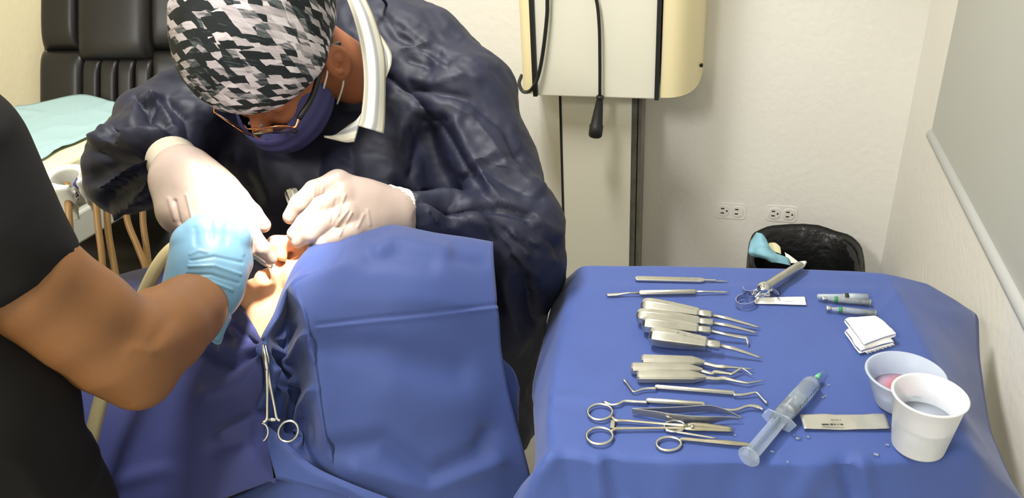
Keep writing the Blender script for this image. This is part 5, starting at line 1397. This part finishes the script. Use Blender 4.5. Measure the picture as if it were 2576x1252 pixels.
# clamp on the drapes
e = thing('hemostat', 'slim steel hemostat clamping the drapes together at the throat', 'clamp', P(690, 1000, .93))
dh = .928
def harm(name, pts, rad, dd_=0):
    path = catmull([P(x, y, dh + dd_ + q_) for x, y, q_ in pts], 6); rr_ = np.interp(np.linspace(0, len(rad) - 1, len(path)), range(len(rad)), rad)
    obj(name, sweep(path, rr_, 10), 'steel', e)
harm('jaw', [(662, 866, .010), (665, 885, .002), (668, 905, 0), (672, 930, 0)], [.0016, .0026, .0032, .0028])
harm('jaw', [(668, 868, .012), (671, 888, .006), (674, 905, .004), (672, 930, .003)], [.0016, .0024, .0028, .0026])
harm('shank', [(671, 925, 0), (672, 970, 0), (672, 1020, -.002), (671, 1052, -.003), (662, 1062, -.003)], [.0026, .0020, .0018, .0019, .0020])
harm('shank', [(673, 925, .003), (680, 970, .001), (690, 1020, -.002), (696, 1050, -.003), (704, 1058, -.003)], [.0026, .0020, .0018, .0019, .0020])
harm('ratchet', [(674, 1056, -.003), (684, 1055, -.003), (694, 1056, -.003)], [.0016, .0026, .0016])
cc = P(725, 1084, dh - .004)
obj('finger_ring', ringtube(cc, P(744, 1098, dh - .004) - cc, P(709, 1106, dh - .002) - cc, (.0016, .0018)), 'steel', e)
cc = P(652, 1088, dh + .012)
obj('finger_ring', ringtube(cc, P(674, 1080, dh + .012) - cc, P(656, 1112, dh + .012) - cc, (.0016, .0018)), 'steel', e)

# ------------------------------------------------------------------ the assistant
asi = thing('person', 'assistant in black scrubs reaching in with a blue glove', 'person', (-.80, .25, 0))
sh = P(-75, 470, .68)
s = SDF(*bounds([P(-120, 480, .66), P(350, 960, .77), P(530, 720, .9)], .07), .0030)
s.chain([P(-100, 560, .655), P(80, 715, .69), P(200, 800, .725), P(335, 880, .765)], [.047, .0460, .0465, .0420], .02)
s.cone(P(330, 890, .77), P(360, 955, .775), .0400, .0200, .03)
s.cone(P(300, 905, .755), P(345, 965, .77), .036, .018, .03)
s.chain([P(340, 880, .77), P(410, 830, .81), P(470, 785, .855), P(520, 730, .895)], [.0430, .0420, .0365, .0300], .02)
V, F = s.mesh(); V = smoothmesh(V, F, 2); N = vnormals(V, F)
V = folds(V, N, [([(380, 870), (400, 840), (425, 805)], 18, -.0010), ([(330, 880), (375, 885)], 18, .002)])
abody = [(V, F)]
# scrub top: sleeve and body
s = SDF(*bounds([P(-160, 340, .60), P(150, 680, .70), P(-300, 1500, .70), P(180, 1350, .75), P(-150, 420, .66) + np.array([-.36, -.04, 0])], .16), .007)
s.cone(P(-180, 430, .66), P(-45, 630, .672), .072, .0640, .03)
s.cone(P(-45, 630, .672), P(96, 750, .695), .0640, .0500, .03)
s.half(P(93, 668, .705), P(190, 806, .73) - P(62, 620, .695))
s.cone(P(-190, 430, .66), P(-330, 700, .66), .070, .085, .05)
s.cone(P(-350, 700, .66), P(-92, 1020, .71), .085, .084, .05)
s.cone(P(-92, 1020, .71), P(22, 1340, .77), .084, .088, .04)
s.cone(P(22, 1340, .77), P(60, 1560, .80), .088, .12, .05)
SR = P(-180, 430, .66); SL = SR + np.array([-.32, -.04, 0]); SM = (SR + SL) / 2
s.cone(SR + [-.02, 0, 0], SL, .066, .065, .04)
s.cone(SM - [0, 0, .10], SM - [0, 0, .30], .115, .105, .06); s.cone(SM - [0, 0, .30], P(-60, 1500, .76) - [.06, .02, 0], .105, .125, .06)
s.cone(SL, SL - [.05, 0, .20], .062, .056, .03)
V, F = s.mesh(); V = smoothmesh(V, F, 2); N = vnormals(V, F)
V = V + N * (np.clip(ridged(V, 9, 4), 0, 1) ** 2 * .004)[:, None]
obj('scrub_top', (V, F), 'scrub_black', asi)
hpz = P(40, 1500, .79)
shw = P(-190, 440, .60)
s = SDF((hpz[0] - .42, hpz[1] - .35, -.02), (hpz[0] + .32, hpz[1] + .30, hpz[2] + .12), .012)
for sg in (-1, 1):
    hp_ = hpz + [sg * .08 - .06, -.02, .02]; kn = np.array([hp_[0], hp_[1], hpz[2] * .5]); an = np.array([hp_[0], hp_[1], .07])
    s.cone(hp_, kn, .10, .07, .04); s.cone(kn, an, .07, .05, .03); s.cone(an - [0, 0, .03], an + [.02, .15, -.035], .045, .033, .03)
V, F = s.mesh(); obj('trousers', (smoothmesh(V, F, 2), F), 'scrub_black', asi)
hh_ = SM + np.array([.0, .03, .245])
s = SDF(hh_ - [.16, .16, .34], hh_ + [.16, .16, .16], .006)
s.ell(hh_, (.078, .098, .115), None, 0); s.cone(hh_ - [0, .01, .05], SM - [0, 0, .02], .050, .058, .03)
s.cone(hh_ + [0, .09, -.01], hh_ + [0, .11, -.04], .010, .015, .015); s.ell(hh_ + [0, .05, -.08], (.05, .05, .05), None, .03)
for sg in (-1, 1): s.ell(hh_ + [sg * .08, -.01, -.02], (.010, .022, .032), None, .006)
V, F = s.mesh(); abody.append((smoothmesh(V, F, 2), F))
s = SDF(hh_ - .16, hh_ + .16, .006); s.ell(hh_ + [0, -.015, .02], (.085, .100, .110), None, 0); s.half(hh_ + [0, .05, .03], np.array([0, 1, -.7])); V, F = s.mesh()
obj('hair', (smoothmesh(V, F, 1), F), 'hair_black', asi)

s = SDF(*bounds([SL, SL + np.array([.06, .16, -.46])], .1), .006)
s.chain([SL - [.03, 0, .10], SL + np.array([-.06, .0, -.28]), SL + np.array([.0, .14, -.42])], [.046, .040, .028], .02)
s.cone(SL + np.array([.0, .14, -.42]), SL + np.array([.03, .20, -.44]), .030, .026, .02)
for k in range(4):
    s.chain([SL + np.array([.012 + .016 * k, .21, -.425 - .006 * k]), SL + np.array([.02 + .017 * k, .245, -.445]), SL + np.array([.02 + .015 * k, .25, -.475])], [.010, .009, .008], .006)
s.chain([SL + np.array([.05, .16, -.44]), SL + np.array([.08, .20, -.45]), SL + np.array([.085, .225, -.46])], [.012, .010, .009], .006)
V, F = s.mesh(); abody.append((smoothmesh(V, F, 2), F)); obj('body', join(*abody), 'skin_assistant', asi)

# blue glove
hG = hand([
    [(588, 592, .905, .0150), (606, 602, .935, .0130), (598, 640, .950, .0118), (578, 660, .945, .0100)],
    [(551, 572, .895, .0155), (563, 570, .930, .0135), (558, 610, .952, .0120), (548, 640, .945, .0100)],
    [(508, 578, .890, .0150), (510, 575, .925, .0130), (508, 615, .945, .0115), (513, 640, .940, .0100)],
    [(471, 605, .890, .0140), (468, 603, .920, .0120), (473, 638, .940, .0105), (488, 650, .938, .0090)],
    [(573, 690, .915, .0170), (600, 660, .925, .0140), (604, 630, .935, .0125), (594, 600, .942, .0105)],
], [[(513, 735, .897, .0335), (533, 680, .896, .030), (584, 600, .906, .019)], [(508, 735, .895, .032), (548, 582, .897, .018)], [(503, 735, .893, .032), (508, 588, .893, .018)], [(498, 735, .893, .032), (474, 612, .893, .017)], [(548, 700, .905, .028), (584, 660, .920, .020)]])
V, F = hG; N = vnormals(V, F)
V = folds(V, N, [([(480, 655), (540, 645), (610, 660)], 3, -.0016), ([(475, 670), (540, 668), (605, 690)], 3, .0016), ([(470, 690), (530, 690), (600, 712)], 3, -.0016), ([(478, 640), (500, 630), (520, 634)], 3, .0012), ([(470, 705), (530, 708), (585, 730)], 3, .0018), ([(580, 560), (600, 600), (612, 640)], 4, .0012), ([(530, 556), (533, 600)], 8, -.0012), ([(571, 562), (568, 610)], 8, -.0012), ([(490, 575), (493, 612)], 8, -.0012)])
gv = obj('glove', (V, F), 'nitrile', asi, label='light blue nitrile glove')
a = np.linspace(0, 2 * math.pi, 48, endpoint=False)
w0, w1 = P(532, 712, .898), P(512, 752, .892); wx = w1 - w0; wx /= np.linalg.norm(wx)
sx_ = P(590, 745, .895) - P(455, 712, .885); sx_ -= wx * (sx_ @ wx); sx_ /= np.linalg.norm(sx_); sy_ = np.cross(wx, sx_)
rings = []
for tpar in np.linspace(0, 1, 10):
    rr_ = .0335 + .0045 * tpar ** 2; c_ = w0 + (w1 - w0) * tpar
    drop = (np.clip(np.cos(a - .5), 0, 1) ** 2) * .042 * tpar ** 1.5
    rings.append(c_ + np.outer(np.cos(a) * (rr_ + .002 * np.sin(a * 7) * tpar), sx_) + np.outer(np.sin(a) * rr_, sy_) + np.outer(drop + .0025 * np.sin(a * 5 + 1) * tpar, wx))
V, F = stack(rings, False); obj('glove_cuff', (V, F), 'nitrile', asi, solid=.0008)
lip_ = rings[-1]
obj('cuff_bead', sweep(lip_, .0012, 8, closed=True), 'nitrile', asi)

# suction hose
e = thing('suction_hose', 'beige suction hose with a clear tip held by the blue glove', 'hose', P(225, 1110, .88))
obj('tube', sweep(catmull([P(560, 610, .945), P(510, 600, .945), P(470, 606, .935), P(430, 628, .93), P(395, 672, .925), P(362, 738, .92), P(335, 800, .915), P(300, 880, .905), P(268, 960, .895), P(245, 1040, .885), P(226, 1115, .878), P(200, 1220, .87), P(170, 1340, .87)], 8), .0080, 16), 'suction_hose', e)
obj('saliva_tip', sweep(catmull([P(560, 612, .945), P(605, 632, .958), P(640, 645, .972), P(662, 660, .980), P(684, 670, .988)], 8), .0030, 12), 'clear_plastic', e)
